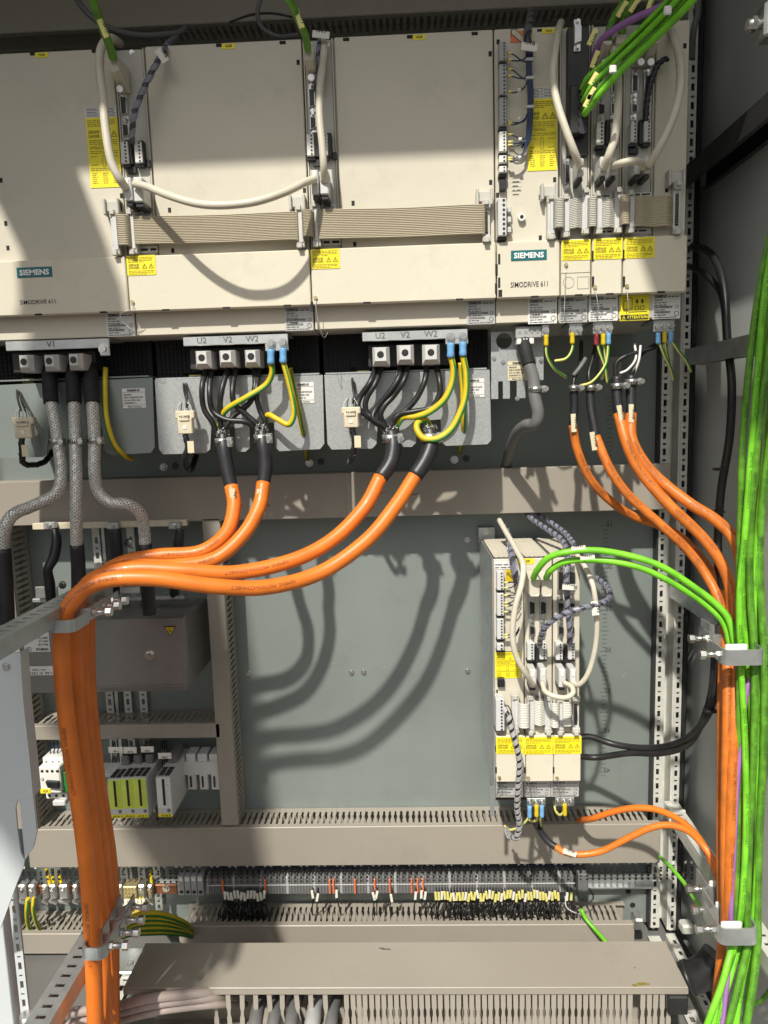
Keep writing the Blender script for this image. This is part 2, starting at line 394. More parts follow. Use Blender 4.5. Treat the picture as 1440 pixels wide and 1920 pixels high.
# ---------------------------------------------------------------- perforated profiles
def ladder(mb, a0, a1, l0, l1, put, cyc=((.013, .007), (.004, .008))):
    """two edge bars and the bridges between slots; put(lo_a,hi_a,lo_l,hi_l) adds a box"""
    e = (a1-a0)*.30; put(a0, a0+e, l0, l1); put(a1-e, a1, l0, l1); l = l0; k = 0; put(a0+e, a1-e, l0, l0+.004)
    while l < l1-.03:
        s, b = cyc[k % len(cyc)]; l += s; put(a0+e, a1-e, l, l+b); l += b; k += 1
    put(a0+e, a1-e, l, l1)
fz0, fz1 = P(1230, 1738, 1.45).z, CZ+.92
fr = thing('frame_rail', 'tall pale steel corner frame rail with rows of slots beside the side wall', 'frame', (.52, 1.45, fz0))
def vput(mb, y0, y1): return lambda a, b, c, d: mb.box(a, b, y0, y1, c, d)
m_ = MB(); ladder(m_, .4985, .514, fz0, fz1, vput(m_, 1.448, 1.450)); m_.build('slotted_flange', 'rail', fr)
m_ = MB(); ladder(m_, .534, .549, fz0, fz1, vput(m_, 1.440, 1.442)); m_.build('slotted_flange', 'rail', fr)
m_ = MB().box(.514, .517, 1.448, 1.482, fz0, fz1).box(.517, .532, 1.478, 1.482, fz0, fz1).box(.531, .534, 1.442, 1.482, fz0, fz1).box(.5235, .5255, 1.4755, 1.478, fz0, fz1)
m_.build('channel', 'rail', fr)
m_ = MB().box(.495, .4985, 1.448, 1.60, fz0, fz1); m_.build('web', 'darkmetal', fr)
MB().box(.550, .558, 1.432, 1.447, fz0, fz1, .003).build('rubber_seal', 'blackmat', fr)
for py in (990, 1192, 1680): q = P(1250, py, 1.478); screw(fr, .5245, 1.475, q.z, .004)
# the same profile lies on its side along the cabinet floor
fl = thing('floor_rail', 'pale slotted steel rail running forward along the floor beside the duct', 'frame', (.52, 1.2, .37))
zf = P(1235, 1745, 1.44).z-.012
def hput(mb, z0, z1): return lambda a, b, c, d: mb.box(a, b, c, d, z0, z1)
m_ = MB(); ladder(m_, .490, .512, .80, 1.44, hput(m_, zf-.002, zf)); m_.build('slotted_flange', 'rail', fl)
m_ = MB(); ladder(m_, .530, .547, .80, 1.44, hput(m_, zf+.004, zf+.006)); m_.build('slotted_flange', 'rail', fl)
MB().box(.512, .515, .80, 1.44, zf-.03, zf).box(.515, .528, .80, 1.44, zf-.03, zf-.027).box(.528, .531, .80, 1.44, zf-.03, zf+.004).build('channel', 'rail', fl)
MB().box(.550, .558, .80, 1.44, zf-.006, zf+.008, .003).build('rubber_seal', 'blackmat', fl)
q = P(1275, 1733, 1.42); MB().box(.548, .575, 1.40, 1.425, q.z-.011, q.z+.011, .004).build('corner_block', 'rail', fl)
fl2 = thing('floor_rail', 'slotted steel floor rail with earth marks beside the big orange cables', 'frame', (-.42, 1.2, .37))
xa = PZ(240, 1790, zf).x
def lrail(x0, x1, nm='slotted_flange'):
    m_ = MB(); ladder(m_, x0, x1, .84, 1.40, hput(m_, zf-.002, zf), ((.016, .010), (.005, .010))); m_.build(nm, 'rail', fl2)
lrail(xa-.024, xa-.002); lrail(xa+.010, xa+.034)
MB().box(xa-.002, xa, .84, 1.40, zf-.03, zf).box(xa, xa+.010, .84, 1.40, zf-.03, zf-.028).box(xa+.008, xa+.010, .84, 1.40, zf-.028, zf).build('channel', 'darkmetal', fl2)
MB().box(xa-.028, xa+.036, 1.33, 1.40, zf+.001, zf+.008, .002).build('joint_plate', 'galv', fl2)
for dx in (-.013, .020): inst(('bolt', 7), 'bolt', lambda mb: mb.cyl((0, 0, 0), (0, 0, .006), .007, .006, n=6, smooth=False).cyl((0, 0, .006), (0, 0, .008), .003, n=8), 'screw', fl2, (xa+dx, 1.352, zf+.008))

def yrail(label, x0, x1, ya, yb, z, h, m='galv', holes=True):
    """a C-shaped perforated rail that runs towards the camera"""
    t = thing('cross_rail', label, 'rail', ((x0+x1)/2, ya, z-h))
    def put(a, b, c, d): mb.box(a, b, c, d, z-.002, z)
    mb = MB(); ladder(mb, x0, x1, ya, yb, put, ((.007, .012),)) if holes else mb.box(x0, x1, ya, yb, z-.002, z)
    mb.build('perforated_face', m, t)
    sd = MB()
    for xx, sg in ((x0, 1), (x1-.002, 1)):
        sd.box(xx, xx+.002, ya, yb, z-h, z-.002)
    sd.box(x0+.002, x0+.009, ya, yb, z-h, z-h+.002).box(x1-.009, x1-.002, ya, yb, z-h, z-h+.002)
    sd.build('side_flanges', m, t); return t
zz = PX(1300, 655, .54).z
yrail('smooth galvanised cross rail under the drives, high on the side wall', .524, .556, .70, 1.40, zz, .030, holes=False)
z2 = PX(1262, 1085, .535).z
yrail('dark cross rail on the side wall behind the two green cables', .520, .556, .85, 1.44, z2, .032)
z3 = PX(1300, 1560, .535).z
r3 = yrail('perforated cross rail low on the side wall with cable ties', .518, .546, .70, 1.44, z3, .028, 'rail')
for y in (1.40, 1.16): MB().box(.516, .548, y, y+.005, z3-.030, z3+.0015).build('cable_tie', 'plastic_white', r3)
z4 = PX(1370, 250, .535).z
yrail('slotted rail in deep shade near the top of the side wall', .520, .572, .70, 1.44, z4, .035, 'darkmetal', holes=False)  # dark material stands in for the deep shade on this rail
# left-hand rails that carry the cable clamps
XL1 = -.520
zl1 = PX(100, 1135, XL1).z
l1r = yrail('dull perforated cross rail beside the row of clamps', XL1-.020, XL1+.016, .55, 1.17, zl1, .024, 'galv')
XL2 = -.535
zl2 = PX(150, 1790, XL2).z
l2r = yrail('perforated cross rail low down beside the orange cables', XL2-.020, XL2+.016, .70, 1.13, zl2, .030, 'galv')

# ---------------------------------------------------------------- wiring ducts
def finger_mesh(L, W, T):
    def f(mb):                                # lies in XY: W along X, L along Y, waisted in the middle
        o = [(-W/2, 0), (W/2, 0), (W/2, L*.34), (W*.30, L*.44), (W*.30, L*.52), (W/2, L*.62), (W/2, L), (-W/2, L), (-W/2, L*.62), (-W*.30, L*.52), (-W*.30, L*.44), (-W/2, L*.34)]
        mb.loft([(x, y, 0) for x, y in o], [(x, y, T) for x, y in o])
    return f
def duct_h(label, x0, x1, z0, z1, pitch=.0125, W=.0078, fx=None, side='top', yf=YD, yb=YP, lip=True):
    t = thing('wiring_duct', label, 'duct', ((x0+x1)/2, (yf+yb)/2, z0))
    MB().box(x0, x1, yf, yf+.004, z0, z1, .0015).box(x0, x1, yf+.004, yf+.013, z1-.0018, z1).box(x0, x1, yf+.004, yf+.013, z0, z0+.0018).build('cover', 'duct', t)
    MB().box(x0+.002, x1-.002, yb-.004, yb-.0005, z0+.004, z1-.004).build('base', 'duct_rib', t)
    L = yb-yf-.010; zz = z1-.0042 if side == 'top' else z0+.003
    a, b = fx or (x0+.01, x1-.01); n = int((b-a)/pitch)
    for i in range(n):
        inst(('fg', round(L, 4), W), 'finger', finger_mesh(L, W, .0014), 'duct_rib', t, (a+i*pitch+random.uniform(-.0004, .0004), yf+.007, zz), rot=(random.uniform(-.012, .012), 0, random.uniform(-.018, .018)))
    MB().box(x0+.002, x1-.002, yb-.016, yb-.004, zz-.0004, zz+.0012).box(x0+.002, x1-.002, yf+.006, yf+.012, zz-.0004, zz+.0012).build('finger_edge', 'duct_rib', t)
    return t
def duct_v(label, x0, x1, z0, z1, pitch=.0125, W=.0078, yf=YD, yb=YP):
    t = thing('wiring_duct', label, 'duct', ((x0+x1)/2, (yf+yb)/2, z0))
    MB().box(x0, x1, yf, yf+.004, z0, z1, .0015).box(x1-.0018, x1, yf+.004, yf+.013, z0, z1).box(x0, x0+.0018, yf+.004, yf+.013, z0, z1).build('cover', 'duct', t)
    MB().box(x0+.004, x1-.004, yb-.004, yb-.0005, z0, z1).build('base', 'duct_rib', t)
    L = yb-yf-.010; n = int((z1-z0)/pitch)
    for i in range(n):
        inst(('fg', round(L, 4), W), 'finger', finger_mesh(L, W, .0014), 'duct_rib', t, (x1-.0042, yf+.007, z0+.008+i*pitch), rot=(0, math.pi/2, 0))
    MB().box(x1-.0046, x1-.003, yb-.016, yb-.004, z0, z1).box(x1-.0046, x1-.003, yf+.006, yf+.012, z0, z1).build('finger_edge', 'duct_rib', t)
    return t
XD1 = P(1238, 1580, YD).x
a = R4(-60, 893, 1250, 963, YD)
duct_h('wide flat duct cover crossing the cabinet just below the upper drives', -1.0, P(1258, 910, YD).x, P(720, 969, YD).z, P(720, 884, YD).z, fx=(-.66, -.45))
q = P(654, 925, YD); MB().box(q.x-.003, q.x+.003, YD-.002, YD+.001, P(720, 968, YD).z, P(720, 886, YD).z).build('cover_joint', 'duct_rib', bpy.data.objects['wiring_duct'])
duct_h('wide duct under the small drive group with sunlit fingers above its cover', P(52, 1590, YD).x, XD1, P(660, 1623, YD).z, P(660, 1550, YD).z)
duct_h('duct below the terminal strip with black wires entering its fingers', P(335, 1750, YD).x, P(1190, 1745, YD).x, P(700, 1800, YD).z, P(700, 1735, YD).z)
duct_h('short duct beside the earth bar at the lower left', P(20, 1745, YD).x, P(178, 1745, YD).x, P(100, 1789, YD).z, P(100, 1751, YD).z)
duct_h('narrow duct shelf above the small input modules', P(58, 1372, YD).x, P(413, 1372, YD).x, P(230, 1386, YD).z, P(230, 1359, YD).z)
zt = P(600, 33, YD).z
duct_h('shaded duct along the very top above the drives', -1.0, P(1250, 20, YD).x, zt, zt+.075, side='bottom', fx=(-.45, .50))
xv0, xv1 = P(393, 1200, YD).x, P(426, 1200, YD).x
duct_v('upright duct between the input modules and the bare steel plate', xv0, xv1, P(440, 1549, YD).z+.001, P(400, 971, YD).z-.001)
duct_v('upright duct at the left edge of the cabinet', P(22, 1250, YD).x-.045, P(40, 1250, YD).x, P(60, 1556, YD).z+.001, P(20, 982, YD).z-.001)
# the big duct lying on the floor with its cover on top
ZB = CZ-.955
xb0, xb1 = PZ(232, 1850, ZB).x, PZ(1290, 1850, ZB).x
yb0, yb1 = PZ(760, 1852, ZB).y, PZ(760, 1766, ZB).y
bd = thing('wiring_duct', 'largest duct lying across the bottom with its flat cover facing up', 'duct', ((xb0+xb1)/2, (yb0+yb1)/2, .33))
xt0 = PZ(330, 1770, ZB).x
cv = MB().box(xb0, xb1, yb0, yb1, ZB-.003, ZB, .001).box(xb0, xb1, yb0-.0005, yb0+.003, ZB-.012, ZB-.003)
cv.build('cover', 'duct', bd)
MB().box(xb0+.01, xb1-.01, yb1-.006, yb1-.003, .34, ZB-.004).box(xb0+.01, xb1-.01, yb0+.01, yb1-.006, .34, .343).build('base', 'duct_rib', bd)
def bfm(mb):
    o = [(-.0040, 0), (.0040, 0), (.0040, -.030), (.0026, -.036), (.0026, -.044), (.0040, -.050), (.0040, -.075), (-.0040, -.075), (-.0040, -.050), (-.0026, -.044), (-.0026, -.036), (-.0040, -.030)]
    mb.loft([(x, 0, z) for x, z in o], [(x, .0016, z) for x, z in o])
x = P(650, 1880, yb0+.004).x
while x < xb1-.03:
    if not (P(1193, 1880, yb0).x-.004 < x < P(1207, 1880, yb0).x): inst('bfinger', 'finger', bfm, 'duct_rib', bd, (x+random.uniform(-.0003, .0003), yb0+.004, ZB-.011), rot=(random.uniform(-.02, .02), random.uniform(-.012, .012), 0))
    x += .0106
for px in (405, 428, 455, 480, 505, 530, 556, 583, 610): inst('bfinger', 'finger', bfm, 'duct_rib', bd, (P(px, 1880, yb0+.004).x, yb0+.004, ZB-.011), rot=(0, random.uniform(-.05, .05), 0))
MB().box(xb0+.01, xb1-.003, yb0+.0035, yb0+.006, ZB-.14, ZB-.084).build('side_wall_strip', 'duct_rib', bd)

def smudge(px, py, w, h, m='ink_soft', n=11, flat=True, Y=None, nm='scuff_mark', par=None):
    c = PZ(px, py, ZB) if flat else P(px, py, Y); o = []
    for i in range(n):
        a = 2*math.pi*i/n; r_ = random.uniform(.45, 1.0); o.append((c.x+w*r_*math.cos(a), c.y+h*r_*math.sin(a), ZB+.0005) if flat else (c.x+w*r_*math.cos(a), c.y-.0008, c.z+h*r_*math.sin(a)))
    MB().add(o, [tuple(range(n))]).build(nm, m, par or bd)
for q_ in ((718, 1779, .006, .004), (727, 1780, .007, .003), (712, 1778, .003, .002)): smudge(*q_)
smudge(1205, 1845, .014, .004, 'ink_brown'); smudge(1192, 1848, .008, .003, 'ink_brown'); smudge(1190, 1815, .002, .002)
for x0, y0, x1, y1 in ((622, 1243, 634, 1243), (718, 1252, 731, 1250), (905, 1362, 906, 1392), (640, 965, 641, 968), (1168, 1268, 1176, 1260), (520, 1450, 533, 1447)):
    a, b = P(x0, y0, YP-.0005), P(x1, y1, YP-.0005); d = (b-a).normalized(); n_ = Vector((-d.z, 0, d.x))*.0004; MB().add([a-n_, b-n_*.3, b+n_*.3, a+n_], [(0, 1, 2, 3)]).build('scratch', 'label_silver', mp)
# ---------------------------------------------------------------- printed labels
def words(mb, x0, x1, z, h, y, fill=1.):
    x = x0; e = x0+(x1-x0)*fill
    while x < e-h:
        w = min(random.uniform(1.2, 4.5)*h, e-x); mb.rect(x, x+w, z, z+h*.62, y); x += w+h*.7
def plate_label(parent, name, x0, x1, z0, z1, y, m, label=None):
    o = MB().box(x0, x1, y-.0005, y+.0003, z0, z1).build(name, m, parent)
    if label: o['label'] = label
    return o
def warn_small(parent, x0, x1, z0, z1, y):
    o = plate_label(parent, 'warning_label', x0, x1, z0, z1, y, 'label_yellow'); w, h, yy = x1-x0, z1-z0, y-.0008
    p = MB()
    for k in range(4): words(p, x0+w*.06, x1-w*.06, z1-h*(.12+.075*k), h*.045, yy, 1 if k < 3 else .6)
    p.text('GEFAHR', x0+w*.06, z0+h*.46, yy, h*.115, w*.38, bold=.03); p.text('DANGER', x0+w*.06, z0+h*.32, yy, h*.115, w*.38, bold=.03)
    p.tri_sign(x0+w*.62, z0+h*.33, yy, h*.26); p.tri_sign(x0+w*.85, z0+h*.33, yy, h*.26)
    for k in range(3): words(p, x0+w*.06, x1-w*.06, z0+h*(.20-.075*k), h*.045, yy, 1 if k < 2 else .7)
    p.build('print', 'ink_brown', o); return o
def warn_tall(parent, x0, x1, z0, z1, y, zs):
    """white table above zs, yellow notice below"""
    o = plate_label(parent, 'table_label', x0, x1, zs, z1, y, 'label_white'); p = MB(); w, h, yy = x1-x0, z1-zs, y-.0008
    for k in range(4): p.rect(x0+w*.03, x1-w*.03, zs+h*(.1+.26*k), zs+h*(.1+.26*k)+.0005, yy)
    for k in range(3):
        words(p, x0+w*.06, x0+w*.40, zs+h*(.2+.26*k), h*.10, yy); words(p, x0+w*.56, x0+w*.9, zs+h*(.2+.26*k), h*.10, yy)
    p.rect(x0+w*.48, x0+w*.48+.0006, zs+h*.1, zs+h*.9, yy); p.build('print', 'ink', o)
    o = plate_label(parent, 'warning_label', x0, x1, z0, zs, y, 'label_yellow'); p = MB(); h = zs-z0; yy = y-.0008
    for k in range(4): words(p, x0+w*.05, x1-w*.05, zs-h*(.05+.026*k), h*.016, yy, 1 if k < 3 else .6)
    p.text('GEFAHR', x0+w*.05, zs-h*.225, yy, h*.042, w*.36, bold=.03); p.text('DANGER', x0+w*.05, zs-h*.285, yy, h*.042, w*.36, bold=.03)
    p.tri_sign(x0+w*.60, zs-h*.285, yy, h*.095); p.tri_sign(x0+w*.86, zs-h*.285, yy, h*.095)
    for k in range(3): words(p, x0+w*.05, x1-w*.05, zs-h*(.33+.026*k), h*.016, yy)
    p.rect(x0+w*.03, x1-w*.03, zs-h*.405, zs-h*.402, yy); p.text('ATTENTION !', x0+w*.07, zs-h*.45, yy, h*.036, w*.56, bold=.02)
    for k in range(2): words(p, x0+w*.05, x1-w*.05, zs-h*(.485+.026*k), h*.015, yy)
    for k in range(2): words(p, x0+w*.08, x0+w*.30, zs-h*(.56+.12*k), h*.016, yy); words(p, x0+w*.70, x0+w*.95, zs-h*(.56+.12*k), h*.016, yy)
    p.frame(x0+w*.44, x0+w*.54, zs-h*.70, zs-h*.54, yy, .0006)
    for k in range(2): words(p, x0+w*.05, x1-w*.05, zs-h*(.73+.026*k), h*.015, yy)
    for k in range(6):
        for a in (.08, .42, .75): words(p, x0+w*a, x0+w*(a+.17), zs-h*(.80+.028*k), h*.014, yy)
    p.build('print', 'ink_brown', o); return o
def type_plate(parent, x0, x1, z0, z1, y, m='label_silver'):
    o = plate_label(parent, 'type_plate', x0, x1, z0, z1, y, m); p = MB(); w, h, yy = x1-x0, z1-z0, y-.0008
    p.text('SIEMENS', x0+w*.06, z1-h*.17, yy, h*.12, w*.45, bold=.03); words(p, x0+w*.56, x0+w*.95, z1-h*.15, h*.06, yy)
    p.text('SIMODRIVE', x0+w*.06, z1-h*.29, yy, h*.07, w*.30, bold=.01)
    for k in range(2): words(p, x0+w*.06, x0+w*.5, z1-h*(.38+.09*k), h*.05, yy)
    for zz, e in ((.42, .72), (.22, .62)):
        x = x0+w*.06
        while x < x0+w*e: t = random.choice((.0004, .0006, .0010)); p.rect(x, x+t, z0+h*zz, z0+h*(zz+.09), yy); x += t+random.choice((.0004, .0006))
        words(p, x0+w*.06, x0+w*.5, z0+h*(zz-.08), h*.05, yy)
    p.text('CE', x0+w*.80, z0+h*.40, yy, h*.13, w*.15); words(p, x0+w*.06, x0+w*.9, z0+h*.045, h*.045, yy)
    cx, cz, r = x0+w*.87, z0+h*.20, h*.10
    p.add([(cx+rr*math.cos(a*.524), yy, cz+rr*math.sin(a*.524)) for rr in (r, r*.8) for a in range(12)], [(i, (i+1) % 12, 12+(i+1) % 12, 12+i) for i in range(12)])
    p.build('print', 'ink', o); return o
def name_tag(parent, px0, py0, px1, py1, Y, t='+5-A8', m='label_yellow'):
    a = R4(px0, py0, px1, py1, Y); o = plate_label(parent, 'name_tag', *a, Y-.0005, m)
    MB().text(t, (a[0]+a[1])/2, a[2]+(a[3]-a[2])*.28, Y-.0013, (a[3]-a[2])*.5, (a[1]-a[0])*.5, bold=.03, align='C').build('print', 'ink', o)
# ---------------------------------------------------------------- connectors that belong to the drives
def slot(parent, px, py, Y=YM, w=.005, h=.0075, name='latch_slot'):
    q = P(px, py, Y); return inst(('slot', w, h), name, lambda mb: mb.box(-w/2, w/2, -.0004, .001, -h/2, h/2), 'blackmat', parent, (q.x, Y, q.z))
def dsub(parent, x0, y0, x1, y1, Y=YM, face='black'):
    a, b, c, d = R4(x0, y0, x1, y1, Y); w = b-a
    o = MB().box(a-.0015, b+.0015, Y-.0015, Y+.0005, c-.010, d+.010, .0006).prism([(a-.001, c-.001), (b+.001, c+.002), (b+.001, d-.002), (a-.001, d+.001)], Y-.007, Y-.0015).build('d_sub_socket', 'steel', parent)
    MB().prism([(a, c), (b, c+.002), (b, d-.002), (a, d)], Y-.0076, Y-.005).build('contact_face', face, o)
    for z in (c-.0055, d+.0055):
        inst('hexnut', 'jack_nut', lambda mb: mb.cyl((0, 0, 0), (0, -.006, 0), .0027, n=6, smooth=False).cyl((0, -.0061, 0), (0, -.0062, 0), .0013, n=8), 'screw', o, ((a+b)/2, Y-.0015, z))
    return o
def term(parent, x0, y0, x1, y1, Y=YM, n=6, dep=.016, m='plastic_grey', base=True, hole='black'):
    a, b, c, d = R4(x0, y0, x1, y1, Y-dep)
    o = MB().box(a, b, Y-dep, Y-.001, c, d, .001).build('terminal_plug', m, parent)
    g = MB(); k = (d-c)/n
    for i in range(n):
        z = c+k*(i+.5); g.cyl((b-(b-a)*.33, Y-dep-.0006, z), (b-(b-a)*.33, Y-dep+.002, z), min(k*.30, .0022), n=8)
    g.build('screw_holes', hole, o)
    if base: MB().box(a-.0005, b+.001, Y-dep*.7, Y-.0005, c-.005, c-.0002, .0006).build('plug_foot', 'black', o)
    return o
def header(parent, px, y0, y1, Y=YM, pins=False, big=False):
    c = P(px, (y0+y1)/2, Y-.012); z0, z1 = P(px, y1, Y-.012).z, P(px, y0, Y-.012).z; x = c.x; w = .0060
    if pins:
        o = MB().box(x-w, x+w, Y-.010, Y-.0005, z0+.008, z1-.010, .0008).build('bus_connector', 'plastic_light', parent)
        MB().box(x-w*.45, x+w*.45, Y-.0106, Y-.009, z0+.014, z1-.016).build('pin_field', 'black', o)
        g = MB()
        for i in range(16):
            z = z0+.017+(z1-z0-.035)*i/15
            for s in (-1, 1): g.box(x+s*w*.22-.0004, x+s*w*.22+.0004, Y-.0135, Y-.0106, z-.0004, z+.0004)
        g.build('pins', 'brass', o)
    else:
        o = MB().box(x-w, x+w, Y-.016, Y-.0005, z0+.006, z1-.006, .0012).box(x-w*.35, x+w*.9, Y-.0185, Y-.016, z0+.008, z1-.008, .0008).build('bus_connector', 'plastic_light', parent)
    for s, z in ((1, z1), (-1, z0)):
        L = .014 if big and s > 0 else .010
        g = MB().box(x-w*1.12, x+w*1.12, Y-.017, Y-.003, z-s*.011, z-s*.0005, .0012).box(x-w*.8, x+w*.5, Y-.022, Y-.0165, z-s*.007, z+s*.001, .0008)
        g.build('latch', 'card', o)
    if big:
        MB().box(x-.015, x+.010, Y-.012, Y-.001, z1-.001, z1+.017, .002).box(x-.016, x-.012, Y-.018, Y-.001, z1-.006, z1+.019, .001).box(x+.006, x+.010, Y-.018, Y-.001, z1-.006, z1+.019, .001).build('guide_bracket', 'card', o)
    return o
def ribbon(label, path, z0, z1, m='ribbon', n=17, dz=0.):
    """flat cable: ridged sheet standing upright along an (x, y) path"""
    p = [Vector((x, y, 0)) for x, y in path]; p = spline(p, 6); M = len(p); vs = []; h = z1-z0
    for i in range(M):
        t = (p[min(i+1, M-1)]-p[max(i-1, 0)]).normalized(); nx = Vector((t.y, -t.x, 0)); sg = dz*i/(M-1)
        ring = [(z0+h*k/(2*n), .0013 if k % 2 else .0) for k in range(2*n+1)]
        vs += [(p[i].x+nx.x*d, p[i].y+nx.y*d, z+sg) for z, d in ring]; vs += [(p[i].x-nx.x*.0006, p[i].y-nx.y*.0006, z+sg) for z, d in (ring[-1], ring[0])]
    K = 2*n+3; mb = MB()
    mb.add(vs, [(i*K+k, i*K+(k+1) % K, (i+1)*K+(k+1) % K, (i+1)*K+k) for i in range(M-1) for k in range(K)])
    o = mb.build('ribbon_cable', m); return tag(o, label, 'ribbon cable')
# ---------------------------------------------------------------- upper row of drives
ZT, ZC = CZ+.592, CZ+.271
ZCB = P(700, 568, YC).z; ZB_ = P(800, 611, YT).z
XS = dict(A=(-.78, -.4527), B=(-.4527, -.1515), C=(-.1515, .1485), D=(.1485, .2503), E=(.2503, .2993), F=(.2993, .349), G=(.349, .4512))
def drive(key, label, card=0., vent=True, cat='drive'):
    x0, x1 = XS[key]; t = thing('drive_module', label, cat, ((x0+x1)/2, (YM+YP)/2, ZB_), 'upper row of drive modules')
    g = .0011
    MB().box(x0+g, x1-g, YM+.006, YP-.001, ZCB+.002, ZT-.001).box(x0+g, x1-g, YT+.02, YP-.001, ZB_, ZCB+.002).build('housing', 'card', t)
    if x1-card-x0 > .02 and card < .049:
        MB().box(x0+card+g, x1-g, YM, YM+.0055, ZC-.004, ZT, .0012).build('front_panel', 'cream', t)
    elif x1-x0-card > .02:
        MB().box(x0+card+g, x1-g, YM, YM+.0055, ZC-.004, ZT, .0012).build('front_panel', 'cream', t)
    if card:
        MB().box(x0+.004, x0+card-.004, YM+.001, YM+.0055, ZC-.004, ZT-.003, .0008).build('control_card', 'card', t)
        for xx in (x0+.0012, x0+card-.0035): MB().box(xx, xx+.0022, YM-.0005, YM+.0055, ZC-.004, ZT-.001, .0006).build('card_rail', 'cream', t)
    c = MB().box(x0+g, x1-g, YC, YM+.004, ZCB, ZC, .0016)
    co = c.build('cover', 'cream_cover', t)
    MB().box(x0+g, x1-g, YT, YT+.0195, ZB_, ZCB+.0015, .001).build('lower_housing', 'cream', t)
    n = max(1, int((x1-x0)/.1))
    for i in range(n):
        xx = x0+(x1-x0)*(i+.6)/n; inst('notch', 'cover_notch', lambda mb: mb.box(-.006, .006, -.0004, .002, -.0006, .0022), 'blackmat', t, (xx, YC, ZCB))
    if vent:
        zl = P(750, 722, 1.30).z
        MB().box(x0+.004, x1-.004, 1.305, YP-.001, zl, ZB_-.0005).build('rear_housing', 'blackmat', t)
        gr = MB(); xx = x0+.01
        while xx < x1-.012: gr.box(xx, xx+.0022, 1.3015, 1.305, zl+.004, ZB_-.004); xx += .0075
        zz = zl+.004
        while zz < ZB_-.006: gr.box(x0+.006, x1-.006, 1.3005, 1.3015, zz, zz+.0018); zz += .0075
        gr.build('vent_grille', 'blackmat', t)
    return t
def cover_label(t, px0, py0, px1, py1): return warn_small(t, *R4(px0, py0, px1, py1, YC), YC-.0004)
def logo(t, px0, py0, px1, py1):
    a = R4(px0, py0, px1, py1, YC); o = plate_label(t, 'maker_badge', *a, YC-.0004, 'petrol')
    MB().text('SIEMENS', (a[0]+a[1])/2, a[2]+(a[3]-a[2])*.24, YC-.0013, (a[3]-a[2])*.52, (a[1]-a[0])*.84, bold=.035, align='C').build('lettering', 'white_print', o)
def model_text(t, px0, py0, px1, py1):
    a = R4(px0, py0, px1, py1, YC); MB().text('SIMODRIVE 611', a[0], a[2], YC-.0006, a[3]-a[2], a[1]-a[0], bold=.004).build('lettering', 'ink', t)
def tp(t, px0, py0, px1, py1, m='label_silver'): type_plate(t, *R4(px0, py0, px1, py1, YT), YT-.0004, m)
dA = drive('A', 'large cream drive at the left edge with tall yellow notice and petrol badge')
dB = drive('B', 'large cream drive with the sagging ivory cable loop across its panel', .05)
dC = drive('C', 'large cream drive between the cable loop drive and the supply unit', .05)
dD = drive('D', 'supply unit with a column of terminal plugs and dark blue wires', vent=False, cat='power supply')
dE = drive('E', 'narrow drive with black plug block holding green cables', .0489, vent=False)
dF = drive('F', 'narrow drive between the black plug block and the double width drive', .0497, vent=False)
dG = drive('G', 'double width drive at the right end beside the frame rail', .0497, vent=False)
logo(dA, 32, 501, 98, 520); model_text(dA, 37, 562, 104, 570)
logo(dD, 958, 469, 1025, 488); model_text(dD, 957, 528, 1027, 538)
warn_tall(dA, *R4(165, 200, 224, 352, YM), YM-.0004, P(195, 220, YM).z)
warn_tall(dD, *R4(989, 164, 1044, 320, YM), YM-.0004, P(1016, 185, YM).z)
cover_label(dB, 238, 479, 292, 516); cover_label(dC, 583, 467, 637, 504)
cover_label(dE, 1053, 450, 1107, 488); cover_label(dF, 1113, 447, 1167, 486); cover_label(dG, 1171, 445, 1227, 484)
tp(dA, 200, 586, 252, 631, 'label_white'); tp(dB, 534, 576, 587, 620); tp(dC, 875, 563, 928, 608)
tp(dD, 990, 559, 1044, 607, 'label_white'); tp(dE, 1048, 557, 1101, 605); tp(dF, 1104, 554, 1158, 602, 'label_white'); tp(dG, 1223, 550, 1275, 598, 'label_white')
a = R4(1162, 554, 1217, 601, YT); o = plate_label(dG, 'attention_label', *a, YT-.0004, 'label_yellow')
h = a[3]-a[2]; w = a[1]-a[0]; MB().rect(a[0]+w*.03, a[1]-w*.03, a[2]+h*.03, a[2]+h*.23, YT-.0013).build('black_bar', 'ink', o)
MB().text('ATTENTION', a[0]+w*.24, a[2]+h*.08, YT-.0018, h*.11, w*.70, bold=.02).tri_sign(a[0]+w*.13, a[2]+h*.06, YT-.0018, h*.14).build('lettering', 'label_yellow', o)
p = MB().frame(a[0]+w*.12, a[0]+w*.42, a[2]+h*.45, a[2]+h*.92, YT-.0013, .0008).frame(a[0]+w*.12, a[0]+w*.30, a[2]+h*.38, a[2]+h*.80, YT-.0013, .0008)
for k in (.58, .76):
    p.add([(a[0]+w*(k+dx), YT-.0013, a[2]+h*dz) for dx, dz in ((-.03, .85), (.03, .85), (.03, .75), (.06, .75), (0, .66), (-.06, .75), (-.03, .75))], [(0, 1, 2, 6), (3, 4, 5)])
    p.frame(a[0]+w*(k-.07), a[0]+w*(k+.07), a[2]+h*.40, a[2]+h*.58, YT-.0013, .0008)
p.rect(a[0]+w*.30, a[0]+w*.92, a[2]+h*.33, a[2]+h*.36, YT-.0013); p.build('pictogram', 'ink', o)
